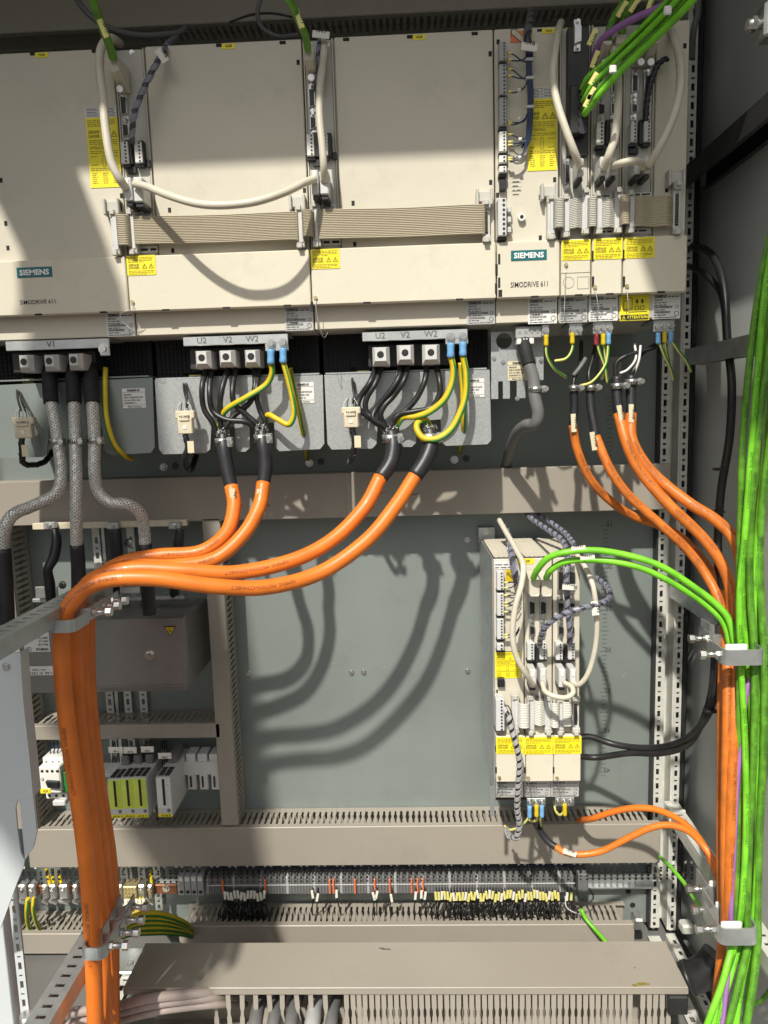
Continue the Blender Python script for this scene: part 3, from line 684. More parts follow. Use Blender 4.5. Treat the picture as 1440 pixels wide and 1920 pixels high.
# details of the front panels
for px, py in ((62, 101), (178, 96)): slot(dA, px, py, w=.010, h=.005)
for px, py in ((11, 419), (15, 465), (2, 338), (228, 367)): slot(dA, px, py)
for px, py in ((411, 85), (530, 80)): slot(dB, px, py, w=.010, h=.005)
for px, py in ((318, 394), (324, 470), (571, 357), (559, 117)): slot(dB, px, py)
for px, py in ((649, 74), (769, 69), (890, 63)): slot(dC, px, py, w=.010, h=.005)
for px, py in ((662, 381), (665, 458), (919, 101), (920, 342)): slot(dC, px, py)
for px, py in ((934, 79), (1040, 337), (1013, 370), (1013, 446), (933, 366)): slot(dD, px, py)
for px, py in ((1284, 86), (1277, 325), (1250, 356), (1248, 416)): slot(dG, px, py)
slot(dD, 1012, 57, w=.008, h=.004); slot(dD, 938, 550, YC, .006, .011)
for t, px, py in ((dC, 929, 505), (dC, 928, 541), (dC, 583, 575), (dD, 934, 486), (dD, 934, 530), (dF, 1110, 480), (dF, 1110, 528), (dG, 1168, 478), (dG, 1168, 528)): slot(t, px+2, py, YC, .0035, .016, 'hinge_slot')
name_tag(dA, 66, 99, 91, 108, YM, '+4-A6'); name_tag(dB, 416, 82, 441, 92, YM, '+5-A8'); name_tag(dC, 774, 65, 798, 75, YM, '+5-A8'); name_tag(dD, 1016, 54, 1041, 63, YM, '+5-A10'); name_tag(dE, 1062, 52, 1070, 61, YM, '-A')
for t, x, y in ((dB, 247, 98), (dC, 612, 86), (dE, 1066, 60), (dF, 1116, 58)): q = P(x, y, YM); screw(t, q.x, YM+.001, q.z, .003)
a = R4(957, 58, 988, 80, YM); o = plate_label(dD, 'arrow_sticker', *a, YM-.0004, 'orange_clip')
p = MB(); cx, cz = (a[0]+a[1])/2, (a[2]+a[3])/2
def rot(x, z, r=-.72): return (cx+x*math.cos(r)-z*math.sin(r), YM-.0011, cz+x*math.sin(r)+z*math.cos(r))
p.add([rot(x, z) for x, z in ((-.016, 0), (-.009, .008), (-.009, .0045), (.015, .0045), (.015, -.0045), (-.009, -.0045), (-.009, -.008))], [tuple(range(7))]); p.build('arrow_outline', 'ink', o)
p = MB(); p.add([(q[0], YM-.0015, q[2]) for q in (rot(x, z) for x, z in ((-.0145, 0), (-.0098, .0055), (-.0098, .0036), (.0141, .0036), (.0141, -.0036), (-.0098, -.0036), (-.0098, -.0055)))], [tuple(range(7))]); p.build('arrow_face', 'nylon', o)
# control cards of the two large drives
for t, dx, dy, k in ((dB, 0, 0, 0), (dC, 354, -14, 1)):
    s = (lambda x0, y0, x1, y1: (x0+dx-(y0-88)*.03*k, y0+dy, x1+dx-(y0-88)*.03*k, y1+dy))
    dsub(t, *s(230, 184, 239, 217)); dsub(t, *s(234, 236, 243, 258))
    term(t, *s(226, 265, 240, 306), n=6, m='plastic_white', dep=.014); term(t, *s(252, 265, 266, 305), n=6, m='plastic_white', dep=.014)
    a = R4(*s(239, 266, 252, 312), YM); MB().box(a[0], a[1], YM-.010, YM, a[2], a[3], .001).build('plug_carrier', 'black', t)
    a = R4(*s(266, 268, 275, 312), YM); MB().box(a[0], a[1], YM-.012, YM, a[2], a[3], .001).build('plug_carrier', 'black', t)
    a = R4(*s(241, 313, 258, 328), YM); MB().box(a[0], a[1], YM-.006, YM, a[2], a[3], .001).build('service_socket', 'black', t)
    a = R4(*s(276, 301, 284, 315), YM); MB().box(a[0], a[1], YM-.005, YM, a[2], a[3], .0008).build('card_ejector', 'black', t)
    o = plate_label(t, 'card_label', *R4(*s(258, 398, 285, 408), YM), YM-.0004, 'label_white')
    a = R4(*s(258, 398, 285, 408), YM); MB().text('CNEXTENSION', a[0]+.002, a[2]+.003, YM-.0012, .0035, (a[1]-a[0])*.8, bold=.01).build('print', 'ink', o)
    o = plate_label(t, 'card_label', *R4(*s(262, 462, 296, 474), YM), YM-.0004, 'label_white')
    a = R4(*s(262, 462, 296, 474), YM); words(p := MB(), a[0]+.002, a[1]-.002, a[2]+.003, .006, YM-.0012); p.build('print', 'ink', o)
    header(t, 249+dx-10*k, 396+dy, 478+dy)
header(dA, 217, 396, 480, big=True); header(dB, 563, 388, 466, big=True); header(dC, 912, 378, 455, pins=True, big=True)
# supply unit
for y0, y1, n, m in ((78, 113, 6, 'plastic_grey'), (120, 177, 8, 'plastic_grey'), (182, 235, 8, 'plastic_grey'), (246, 284, 6, 'plastic_white'), (291, 305, 2, 'plastic_white'), (311, 323, 2, 'plastic_white')):
    term(dD, 936, y0, 950, y1, n=n, m=m, dep=.018)
a = R4(937, 336, 949, 356, YM-.012); MB().box(a[0], a[1], YM-.012, YM, a[2], a[3], .0008).build('jumper_block', 'black', dD)
term(dD, 934, 371, 950, 442, n=8, dep=.024, m='plastic_light')
for y in (392, 411, 430): a = R4(952, y-5, 959, y+6, YM-.014); MB().box(a[0], a[1], YM-.014, YM, a[2], a[3], .001).build('wire_block', 'plastic_light', dD)
q = P(978, 407, YM-.006); MB().cyl((q.x, YM, q.z), (q.x, YM-.008, q.z), .006, n=16).build('screw_boss', 'plastic_white', dD); MB().cyl((q.x, YM-.0079, q.z), (q.x, YM-.0083, q.z), .003, n=12).build('boss_hole', 'blackmat', dD)
p = MB()
for k in range(4): z = P(965, 335+k*8, YM).z; p.rect(P(959, 345, YM).x, P(978, 345, YM).x, z, z+.0004, YM-.0004); words(p, P(961, 345, YM).x, P(976, 345, YM).x, z-.0055, .0025, YM-.0004)
p.build('pin_legend', 'ink_soft', dD)
header(dD, 1033, 368, 450, big=True)
# narrow drives
a = R4(1064, 50, 1104, 292, YM-.012); MB().box(a[0], a[1], YM-.012, YM+.001, a[2], a[3], .001).build('black_insert', 'black', dE)
a = R4(1084, 158, 1102, 250, YM-.030); o = MB().box(a[0]-.013, a[1], YM-.030, YM-.0125, a[2], a[3], .002).build('green_cable_block', 'black', dE)
for k in range(6):
    z = a[2]+(a[3]-a[2])*(k+.5)/6; inst('blkring', 'cable_port', lambda mb: mb.cyl((0, 0, 0), (0, -.0025, 0), .0072, n=14), 'shrink', o, (a[1]-.008, YM-.030, z))
dsub(dE, 1077, 50, 1087, 84, YM-.013, 'steel'); dsub(dE, 1059, 310, 1066, 346)
dsub(dF, 1146, 158, 1154, 176); dsub(dF, 1121, 198, 1131, 218); dsub(dF, 1145, 198, 1152, 216); dsub(dF, 1121, 152, 1130, 176)
dsub(dG, 1184, 144, 1193, 175); dsub(dG, 1207, 144, 1216, 175); dsub(dG, 1183, 198, 1192, 214); dsub(dG, 1206, 198, 1215, 214, face='dsub_blue')
term(dF, 1119, 228, 1133, 270, n=6, m='plastic_white'); term(dF, 1146, 228, 1159, 268, n=6, m='plastic_light'); term(dG, 1183, 226, 1195, 266, n=6, m='plastic_light'); term(dG, 1208, 226, 1221, 265, n=6, m='plastic_light')
for t, x0, x1 in ((dF, 1133, 1146), (dG, 1195, 1208)): a = R4(x0, 228, x1, 274, YM); MB().box(a[0], a[1], YM-.009, YM, a[2], a[3], .001).build('plug_carrier', 'black', t)
for t, r_ in ((dF, (1117, 279, 1134, 292)), (dG, (1177, 279, 1195, 291))): a = R4(*r_, YM); MB().box(a[0], a[1], YM-.006, YM, a[2], a[3], .001).build('service_socket', 'black', t)
for t, px, y0, y1, kw in ((dE, 1060, 368, 446, {}), (dE, 1098, 356, 440, {}), (dF, 1121, 362, 440, {}), (dF, 1159, 355, 438, {}), (dG, 1181, 360, 438, {}), (dG, 1270, 342, 440, dict(pins=True, big=True))): header(t, px, y0, y1, **kw)
for t, r_ in ((dF, (1128, 365, 1147, 373)), (dG, (1188, 361, 1221, 370)), (dG, (1186, 428, 1220, 438)), (dF, (1126, 430, 1150, 440))):
    a = R4(*r_, YM); o = plate_label(t, 'card_label', *a, YM-.0004, 'label_white'); words(p := MB(), a[0]+.002, a[1]-.002, a[2]+.003, .004, YM-.0012); p.build('print', 'ink', o)
# sealing wires hanging from the covers
for t, path in ((dA, ((249, 570, YC-.004), (248, 580, YC-.004), (225, 588, YC-.005), (232, 605, YC-.005), (255, 625, YC-.004), (268, 633, YT-.004))), (dC, ((592, 562, YC-.003), (594, 590, YC-.006), (606, 632, YC-.006), (615, 623, YT-.006), (612, 628, YT-.004))),
                (dE, ((1061, 500, YC-.003), (1059, 560, YC-.006), (1058, 598, YC-.008), (1063, 604, YT-.004))), (dF, ((1115, 542, YC-.003), (1121, 570, YC-.008), (1120, 600, YC-.006), (1113, 614, YT-.003))), (dG, ((1175, 540, YC-.003), (1178, 570, YC-.008), (1179, 600, YC-.006), (1172, 606, YT-.003)))):
    part_tube('seal_wire', path, .0006, 'steel', t, n=5, res=5)
    q = P(path[0][0], path[0][1], YC); MB().cyl((q.x, YC+.001, q.z+.003), (q.x, YC-.003, q.z+.003), .003, n=10).build('seal_screw', 'brass', t)
p = MB(); a = R4(1052, 512, 1107, 547, YC); p.frame(a[0]+.026, a[1]-.003, a[2]+.004, a[3]-.006, YC-.0004, .0005)
cx, cz = a[0]+.012, (a[2]+a[3])/2; p.add([(cx+r_*math.cos(i*.393), YC-.0004, cz+r_*math.sin(i*.393)) for r_ in (.009, .0085) for i in range(16)], [(i, (i+1) % 16, 16+(i+1) % 16, 16+i) for i in range(16)])
p.rect(a[0], a[1], a[3], a[3]+.0007, YC-.0004); p.build('moulded_outline', 'ink_soft', dE)
# ribbon cables
def rb(label, a, b, y0, y1, y0b, y1b, m='ribbon', bulge=0., Y=YM-.017, n=17):
    A, B = P(a, (y0+y1)/2, Y), P(b, (y0b+y1b)/2, Y); z1, z0 = P(a, y0, Y).z, P(a, y1, Y).z
    path = [(A.x, Y), (A.x+(B.x-A.x)*.5, Y-bulge), (B.x, Y)] if bulge else [(A.x, Y+.004), (A.x+.012, Y-.004), (A.x+(B.x-A.x)*.5, Y+.001), (B.x-.012, Y-.004), (B.x, Y+.004)]
    if bulge: path = [(A.x, Y+.003), (A.x+(B.x-A.x)*.15, Y-bulge*.8), (A.x+(B.x-A.x)*.5, Y-bulge), (B.x-(B.x-A.x)*.15, Y-bulge*.8), (B.x, Y+.003)]
    return ribbon(label, path, z0, z1, m, n, B.z-A.z)
rb('tan ribbon cable jumper bulging between the first two drives', 221, 246, 405, 463, 406, 462, bulge=.012)
rb('long tan ribbon cable crossed by the thin shadow of the ivory loop', 253, 558, 405, 458, 399, 452)
rb('tan ribbon cable jumper just before the middle large drive', 567, 589, 397, 446, 397, 445, bulge=.012)
rb('long tan ribbon cable across the panel of the middle large drive', 597, 908, 393, 449, 387, 438)
rb('pale ribbon jumper from the supply unit to the narrow drive', 1037, 1057, 375, 430, 374, 430, 'ribbon_grey', .012)
rb('pale ribbon piece between the two connectors of the narrow drive', 1064, 1094, 374, 430, 368, 430, 'ribbon_grey')
rb('pale ribbon jumper in shade between the two narrow drives', 1101, 1118, 372, 428, 372, 427, 'ribbon_grey', .010)
rb('pale ribbon piece on the second narrow drive', 1125, 1155, 372, 428, 370, 427, 'ribbon_grey')
rb('tan ribbon jumper entering the double width drive', 1161, 1179, 369, 424, 369, 424, 'ribbon', .012)
rb('short wide brown ribbon ending at the right end connector', 1185, 1262, 368, 425, 368, 424, 'ribbon')
# ---------------------------------------------------------------- shield connector plates under the drives
def sheet(poly, Y, th=.0025): return MB().prism([(lambda q: (q.x, q.z))(P(x, y, Y)) for x, y in poly], Y, Y+th)
def shield_label(t, px0, py0, px1, py1, Y, m='label_white', second='SHIELD CONNECTOR PLATE'):
    a = R4(px0, py0, px1, py1, Y); w, h, yy = a[1]-a[0], a[3]-a[2], Y-.0013; o = plate_label(t, 'maker_label', *a, Y-.0004, m); p = MB()
    p.text('SIEMENS', (a[0]+a[1])/2, a[3]-h*.16, yy, h*.11, w*.56, bold=.03, align='C'); p.rect(a[0], a[1], a[3]-h*.21, a[3]-h*.20, yy)
    p.text('SIMODRIVE', a[0]+w*.05, a[3]-h*.36, yy, h*.08, w*.36, bold=.02); p.text(second, a[0]+w*.05, a[3]-h*.50, yy, h*.08, w*.85, bold=.02)
    p.text('6 SN 1162 - 0EA00 - 0AA0', a[0]+w*.05, a[3]-h*.64, yy, h*.08, w*.72, bold=.02); p.text('462008.0093.00  A2', a[0]+w*.05, a[3]-h*.78, yy, h*.08, w*.55, bold=.02)
    p.rect(a[0], a[1], a[2]+h*.14, a[2]+h*.15, yy); p.text('Made in Germany', (a[0]+a[1])/2, a[2]+h*.035, yy, h*.08, w*.60, bold=.01, align='C'); p.build('print', 'ink', o)
YS = 1.268
def shield(label, poly, lab, m='zinc', Y=YS):
    q = P(sum(a for a, b in poly)/len(poly), max(b for a, b in poly), Y); t = thing('shield_plate', label, 'shield plate', q, 'shield plates below the drives')
    sheet(poly, Y).build('sheet', m, t)
    z1 = P(poly[0][0], min(b for a, b in poly), Y).z; x0, x1 = P(poly[0][0], 760, Y).x, P(poly[1][0], 760, Y).x
    MB().box(x0+.004, x1-.004, Y+.0025, YP-.001, z1-.008, z1-.0055).build('fixing_flange', m, t)
    if lab: shield_label(t, *lab, Y)
    return t
sA = shield('bluish shield plate behind the braided cables at the left', [(-40, 724), (286, 708), (290, 838), (283, 849), (208, 853), (195, 845), (192, 800), (168, 800), (160, 830), (150, 832), (146, 800), (132, 800), (124, 832), (112, 832), (108, 800), (92, 800), (88, 852), (80, 857), (-40, 860)], (230, 728, 273, 765), 'plate')
sB = shield('spangled shield plate behind the first set of black motor wires', [(290, 712), (605, 703), (608, 832), (600, 842), (524, 846), (516, 838), (514, 792), (468, 796), (468, 840), (460, 847), (447, 847), (442, 838), (440, 800), (396, 802), (394, 842), (386, 849), (306, 852), (298, 842)], (548, 717, 589, 756))
sC = shield('spangled shield plate behind the second set of black motor wires', [(608, 703), (918, 693), (921, 825), (914, 833), (836, 836), (828, 828), (826, 786), (782, 790), (780, 830), (772, 838), (756, 838), (750, 828), (748, 792), (708, 796), (706, 832), (698, 841), (622, 843), (614, 832)], (865, 710, 908, 745))
# supply shield plate with round hole
Yd = 1.262
t = thing('shield_plate', 'small speckled shield plate with a round hole and hanging tabs', 'shield plate', P(970, 748, Yd), 'shield plates below the drives')
c = P(945, 639, Yd); r = .0135
x0, x1 = P(921, 680, Yd).x, P(1019, 680, Yd).x; z1, zt_ = P(970, 621, Yd).z, P(970, 714, Yd).z
mb = MB(); n = 24; ring = [(c.x+r*math.cos(2*math.pi*i/n), c.z+r*math.sin(2*math.pi*i/n)) for i in range(n)]
def sq(a): # point of the surrounding square in direction a
    dx, dz = math.cos(a), math.sin(a); R_ = min(c.x-x0, z1-c.z, .030)
    k = 1/max(abs(dx), abs(dz)); return (c.x+R_*dx*k, c.z+R_*dz*k)
R_ = min(c.x-x0, z1-c.z, .030); out = [sq(2*math.pi*i/n) for i in range(n)]
vs = [(x, Yd, z) for x, z in ring]+[(x, Yd, z) for x, z in out]+[(x, Yd+.0025, z) for x, z in ring]
mb.add(vs, [(i, (i+1) % n, n+(i+1) % n, n+i) for i in range(n)]+[(i, 2*n+i, 2*n+(i+1) % n, (i+1) % n) for i in range(n)])
if c.x-R_ > x0: mb.rect(x0, c.x-R_, c.z-R_, z1, Yd)
if c.z+R_ < z1: mb.rect(c.x-R_, c.x+R_, c.z+R_, z1, Yd)
mb.box(c.x+R_, x1, Yd, Yd+.0025, zt_, z1).box(x0, c.x+R_-.0001, Yd, Yd+.0025, zt_, c.z-R_)
for a, b in ((921, 934), (943, 956), (969, 985), (997, 1010)): mb.box(P(a, 730, Yd).x, P(b, 730, Yd).x, Yd, Yd+.0025, P(930, 748, Yd).z, zt_)
mb.build('sheet', 'zinc', t); shield_label(t, 952, 677, 992, 713, Yd, 'label_cream')
for px, py in ((926, 671), (943, 678), (1014, 676), (970, 747)): q = P(px, py, Yd); screw(t, q.x, Yd, q.z, .003)
# ---------------------------------------------------------------- motor terminals
def cap(parent, px0, py0, px1, py1, Y=1.222, dep=.045, m='plastic_light'):
    a = R4(px0, py0, px1, py1, Y); e = .0045; w = [(a[0]+e, Y, a[2]+e), (a[1]-e, Y, a[2]+e), (a[1]-e, Y, a[3]-.002), (a[0]+e, Y, a[3]-.002)]
    b = [(a[0], Y+.010, a[2]-.003), (a[1]+.001, Y+.010, a[2]-.003), (a[1]+.001, Y+.010, a[3]), (a[0], Y+.010, a[3])]; d = [(x, Y+dep, z) for x, y, z in b]
    o = MB().loft(w, b).loft(b, d).build('terminal_cap', m, parent)
    cx, cz = (a[0]+a[1])/2, (a[2]+a[3])/2+.001; MB().cyl((cx, Y-.0003, cz), (cx, Y+.004, cz), .0058, n=16).build('key_hole', 'black', o)
    MB().cyl((cx, Y-.0006, cz), (cx, Y, cz), .0034, n=6).build('key_screw', 'shrink', o); return o
def terminals(label, bar, caps, letters, tab=None, Y=1.226):
    q = P((bar[0]+bar[2])/2, bar[3], Y); t = thing('motor_terminal', label, 'terminal block', q, 'motor terminals under the large drives')
    a = R4(*bar, Y); s = MB().box(a[0], a[1], Y, Y+.003, a[2], a[3], .0008).box(a[0], a[1], Y+.003, Y+.06, a[3]-.003, a[3], .0005)
    if tab: b = R4(*tab, Y); s.box(b[0], b[1], Y, Y+.003, b[2], a[2]-.0001, .0008)
    s.build('bus_bracket', 'galv', t); k = MB()
    for tx, px in letters: k.text(tx, P(px, 640, Y).x, a[2]+(a[3]-a[2])*.25, Y-.0006, .010, align='C')
    k.build('stamped_letters', 'ink_soft', t)
    for c_ in caps: cap(t, *c_)
    c0, c1 = caps[0], caps[-1]; b = R4(c0[0]-8, c0[1]-6, c1[2]+30, c1[3]+8, 1.27); MB().box(b[0], b[1], 1.2675, 1.31, b[2]+.0006, b[3], .002).build('terminal_base', 'darkmetal', t)
    return t
tA = terminals('terminal caps marked V1 above the braided cables', (10, 637, 205, 655), [(32, 665, 57, 694), (79, 664, 105, 692), (125, 662, 150, 690)], (('V1', 94),), (187, 655, 206, 667))
q = P(194, 654, 1.226); screw(tA, q.x, q.y, q.z, .0065, h=.005)
tB = terminals('terminal caps marked U2 V2 W2 over the first black motor wires', (343, 629, 540, 646), [(364, 657, 392, 687), (409, 656, 438, 684), (457, 655, 484, 684)], (('U2', 378), ('V2', 427), ('W2', 473)), (497, 646, 541, 658))
tC = terminals('terminal caps with sunlit front faces over the second black motor wires', (679, 620, 877, 637), [(698, 650, 729, 682), (744, 646, 775, 679), (792, 645, 824, 679)], (('U2', 713), ('V2', 760), ('W2', 808)), (835, 637, 878, 645))
def lug(parent, px, py0, py1, m, Y=1.222, w=13, ring=None):
    if ring: q = P(px, ring, Y); screw(parent, q.x, Y+.002, q.z, .0055, h=.007, name='lug_screw')
    a, b = P(px, py0, Y-.003), P(px, py1, Y-.003); r = rpx(w, Y); MB().tube([a, a.lerp(b, .15), a.lerp(b, .5), a.lerp(b, .85), b], [r*.9, r, r*.92, r*1.02, r*.8], n=12, res=2).build('lug_sleeve', m, parent)
def gy_wire(label, path, w, cat='earth wire', lug_=None, body='yellow', stripe='wire_green', name='earth_wire', shift=.42):
    """green and yellow earth wire: yellow body with a green stripe along it"""
    Y0 = sum(p[2] for p in path)/len(path); q = P(*path[-1]); t = thing(name, label, cat, q); r = rpx(w, Y0)
    part_tube('jacket', path, r, body, t, n=8); sg = 1 if shift > 0 else -1; pp = [(x+w*.177*sg, y+w*.177, Y) for x, y, Y in path]
    MB().tube([v+Vector((0, -r*.38, 0)) for v in pts(*pp)], r*.58, n=7, res=7).build('green_stripe', stripe, t)
    if lug_: lug(t, *lug_)
    return t
gy_wire('green and yellow earth wire with blue lug crossing the first black motor wires', ((508, 680, 1.222), (510, 700, 1.225), (498, 722, 1.228), (462, 745, 1.225), (428, 765, 1.232), (414, 784, 1.245), (412, 800, 1.25)), 11, lug_=(508, 655, 683, 'lug_blue', 1.222, 14, 644))
gy_wire('green and yellow earth wire with blue lug doubling back to the second clamp', ((531, 678, 1.222), (540, 710, 1.222), (549, 750, 1.222), (551, 778, 1.222), (541, 796, 1.224), (520, 786, 1.228), (503, 778, 1.238), (495, 790, 1.25)), 11, lug_=(531, 653, 681, 'lug_blue', 1.222, 14, 642))
gy_wire('thin faded earth wire ending at the screw on the plate below the first shield plate', ((543, 690, 1.245), (553, 735, 1.25), (566, 800, 1.255), (572, 832, 1.31), (576, 860, 1.45)), 9)
gy_wire('green and yellow earth wire with blue lug bending left over the second black wires', ((845, 668, 1.222), (850, 690, 1.222), (847, 720, 1.222), (832, 750, 1.222), (805, 772, 1.226), (780, 781, 1.232), (755, 783, 1.242), (742, 800, 1.25)), 12, lug_=(845, 643, 671, 'lug_blue', 1.222, 14, 632))
gy_wire('bright earth wire curling in a loop round the rightmost large clamp', ((868, 667, 1.222), (874, 700, 1.222), (873, 740, 1.222), (862, 775, 1.22), (845, 805, 1.218), (820, 822, 1.216), (795, 822, 1.218), (782, 806, 1.224), (784, 792, 1.232), (798, 788, 1.24), (806, 798, 1.246)), 12, lug_=(868, 641, 668, 'lug_blue', 1.222, 14, 631))
gy_wire('thin earth wire dropping to the plate at the right of the second shield plate', ((863, 680, 1.245), (866, 720, 1.25), (869, 790, 1.255), (867, 825, 1.31), (861, 848, 1.45)), 9)
gy_wire('thick plain yellow earth wire curving behind the braided cables', ((198, 690, 1.27), (197, 735, 1.255), (200, 785, 1.245), (213, 830, 1.25), (232, 853, 1.27), (247, 861, 1.34)), 10, shift=-.4)
# black motor wires
YW = 1.236
for label, q_ in (
    ('leftmost black motor wire bowing down to the first clamp', ((388, 688), (379, 725), (382, 765), (398, 792), (408, 818))),
    ('black motor wire swinging right along the bottom to the second clamp', ((397, 688), (393, 735), (399, 770), (425, 787), (462, 791), (482, 806))),
    ('black motor wire under the middle cap dropping to the first clamp', ((430, 686), (416, 730), (412, 775), (417, 818))),
    ('black motor wire under the middle cap bending to the second clamp', ((443, 686), (436, 730), (440, 757), (462, 778), (482, 796), (488, 812))),
    ('black motor wire slanting left behind the crossing earth wire', ((477, 688), (478, 725), (468, 755), (440, 778), (424, 800), (420, 818))),
    ('black motor wire falling nearly straight into the second clamp', ((486, 688), (481, 735), (487, 768), (497, 790), (496, 812))),
    ('leftmost black motor wire passing behind the nylon plug', ((706, 684), (695, 715), (675, 745), (672, 765), (690, 781), (715, 800))),
    ('black motor wire with a tight bend above the second shield plate', ((716, 684), (704, 718), (687, 748), (687, 772), (705, 790), (722, 812))),
    ('glossy black motor wire sweeping left from the centre cap', ((752, 682), (748, 708), (728, 738), (706, 765), (700, 785), (722, 800), (728, 815))),
    ('second glossy black motor wire beside the sweeping one', ((764, 682), (758, 712), (738, 742), (720, 762), (714, 782), (732, 812))),
    ('black motor wire arching from the right cap to the left clamp', ((800, 682), (797, 712), (782, 745), (762, 768), (740, 785), (734, 812))),
    ('black motor wire with a sleeve hanging furthest right before bending back', ((817, 682), (824, 712), (824, 740), (808, 764), (775, 772), (745, 778), (728, 800)))):
    n_ = len(q_); cable('motor_wire', label, 'wire', [(x, y, 1.262 if i == 0 else YW+(.006 if i == n_-1 else 0)+.003*math.sin(i*2.1+x)) for i, (x, y) in enumerate(q_)], rpx(11, 1.235), 'black', 'black motor wires', n=8)
# ---------------------------------------------------------------- hose clamps and large orange motor cables
def hose_clamp(parent, px, py, Y, w, h=14, name='hose_clamp', side=1, tilt=0.):
    c = P(px, py, Y); r = rpx(w, Y); hh = rpx(h, Y); ax = Vector((tilt, 0, 1)).normalized()
    o = MB().cyl(c-ax*hh, c+ax*hh, r, n=22).build(name, 'steel', parent); g = MB()
    for i in range(11):
        a = math.pi*(1.08+.84*i/10); d = Vector((math.cos(a), math.sin(a), 0))*r; p0 = c+d
        g.cyl(p0-ax*hh*.62, p0+ax*hh*.62, .0006, n=4)
    g.build('band_slots', 'blackmat', o)
    s = c+Vector((side*r*1.02, -r*.72, 0)); MB().box(s.x-r*.30, s.x+r*.34, s.y-.004, s.y+.010, s.z-hh*1.25, s.z+hh*1.25, .001).build('screw_housing', 'steel', o)
    inst('clampscrew', 'clamp_screw', lambda mb: mb.cyl((0, 0, 0), (0, -.005, 0), .0045, n=8).box(-.004, .004, -.0056, -.004, -.0007, .0007), 'screw', o, (s.x+r*.2, s.y-.004, s.z), rot=(0, .6, 0))
    return o
ROR = .0122
oc = [('back', 'deepest of the four big orange cables, dropping from the first clamp', ((418, 815, 1.238), (420, 840, 1.23), (426, 880, 1.225), (434, 914, 1.22)), 27,
       ((434, 912, 1.22), (439, 950, 1.205), (424, 1000, 1.19), (375, 1035, 1.18), (295, 1042, 1.17), (228, 1056, 1.16), (187, 1083, 1.155), (169, 1120, 1.15), (164, 1180, 1.14), (167, 1300, 1.13), (182, 1450, 1.12), (204, 1600, 1.11), (211, 1700, 1.10), (210, 1800, 1.09), (212, 1960, 1.08)), (437, 935, .08, 1)),
      ('third', 'big orange cable from the second clamp, second from the back', ((491, 808, 1.238), (494, 835, 1.23), (498, 875, 1.225), (494, 908, 1.22)), 27,
       ((494, 906, 1.22), (486, 950, 1.20), (456, 1003, 1.18), (402, 1048, 1.16), (322, 1062, 1.14), (245, 1062, 1.12), (183, 1083, 1.11), (158, 1122, 1.10), (152, 1180, 1.10), (156, 1300, 1.09), (171, 1450, 1.08), (192, 1600, 1.065), (203, 1700, 1.06), (206, 1800, 1.055), (210, 1960, 1.05)), (486, 936, -.06, 1)),
      ('second', 'big orange cable with black jacket leaning from the third clamp', ((733, 808, 1.238), (738, 835, 1.23), (732, 868, 1.22), (713, 896, 1.21)), 30,
       ((714, 894, 1.21), (682, 953, 1.19), (622, 1013, 1.16), (545, 1052, 1.13), (440, 1074, 1.10), (345, 1070, 1.08), (250, 1067, 1.07), (182, 1083, 1.06), (150, 1118, 1.05), (139, 1172, 1.05), (143, 1300, 1.04), (158, 1450, 1.03), (178, 1600, 1.02), (188, 1700, 1.015), (192, 1800, 1.01), (198, 1960, 1.00)), (702, 912, -.42, .9)),
      ('front', 'frontmost big orange cable making the lowest sweep from the fourth clamp', ((806, 806, 1.238), (808, 832, 1.23), (798, 862, 1.22), (778, 893, 1.21)), 32,
       ((779, 891, 1.21), (742, 948, 1.18), (688, 1013, 1.15), (602, 1073, 1.12), (500, 1101, 1.08), (400, 1099, 1.05), (292, 1085, 1.03), (205, 1087, 1.02), (152, 1110, 1.01), (123, 1152, 1.0), (115, 1200, 1.0), (120, 1300, .99), (135, 1420, .98), (152, 1530, .97), (165, 1640, .965), (172, 1740, .96), (176, 1830, .96), (181, 1980, .955)), (766, 914, -.5, .87))]
for k, label, slv, sw, path, tg in oc:
    t = thing('motor_cable', label, 'cable', P(*path[-1]), 'big orange motor cables')
    part_tube('jacket', path, ROR, 'orange', t, n=16, res=8); part_tube('black_sleeve', slv, [rpx(sw*.86, 1.235), rpx(sw, 1.23), rpx(sw, 1.22), rpx(sw*.95, 1.21)], 'shrink', t, n=14, res=6)
    c0 = slv[0]; hose_clamp(t, c0[0], c0[1]+14, 1.236, sw*1.12, 15)
    g = MB(); cc = P(c0[0], c0[1]+2, 1.238); r_ = rpx(sw, 1.24)
    for i in range(70):
        a, b = random.uniform(0, 6.28), random.uniform(0, 6.28); z0 = random.uniform(-.012, .006)
        g.cyl(cc+Vector((math.cos(a)*r_*.95, math.sin(a)*r_*.95, z0)), cc+Vector((math.cos(b)*r_*.8, math.sin(b)*r_*.8, z0+random.uniform(.004, .012))), .0004, n=4)
    g.build('frayed_screen', 'steel', t)
    x, y, dx, dy = tg; Yt = 1.215-.0135; band_marker(t, x, y, Yt, dx, dy, 38, 10, text='-W06')
    c = P(x, y+12, 1.215); e = Vector((dy, 0, -0.0)); MB().tube([c+Vector((-.0125, -.004, 0)), c+Vector((-.008, -.0125, 0)), c+Vector((0, -.0152, 0)), c+Vector((.008, -.0125, 0)), c+Vector((.0135, -.004, 0)), c+Vector((.020, -.006, .001))], .0008, n=5).build('cable_tie', 'copper', t)
# lettering on the orange jackets
for k in range(4):
    path = oc[k][4]; path_text(MB(), 'SIEMENS  MOTION-CONNECT', pts(*path), ROR, .10+.06*k, .0052, gap=.16, n=5).build('jacket_print', 'orange_ink', bpy.data.objects['motor_cable' if k == 0 else 'motor_cable.%03d' % k])
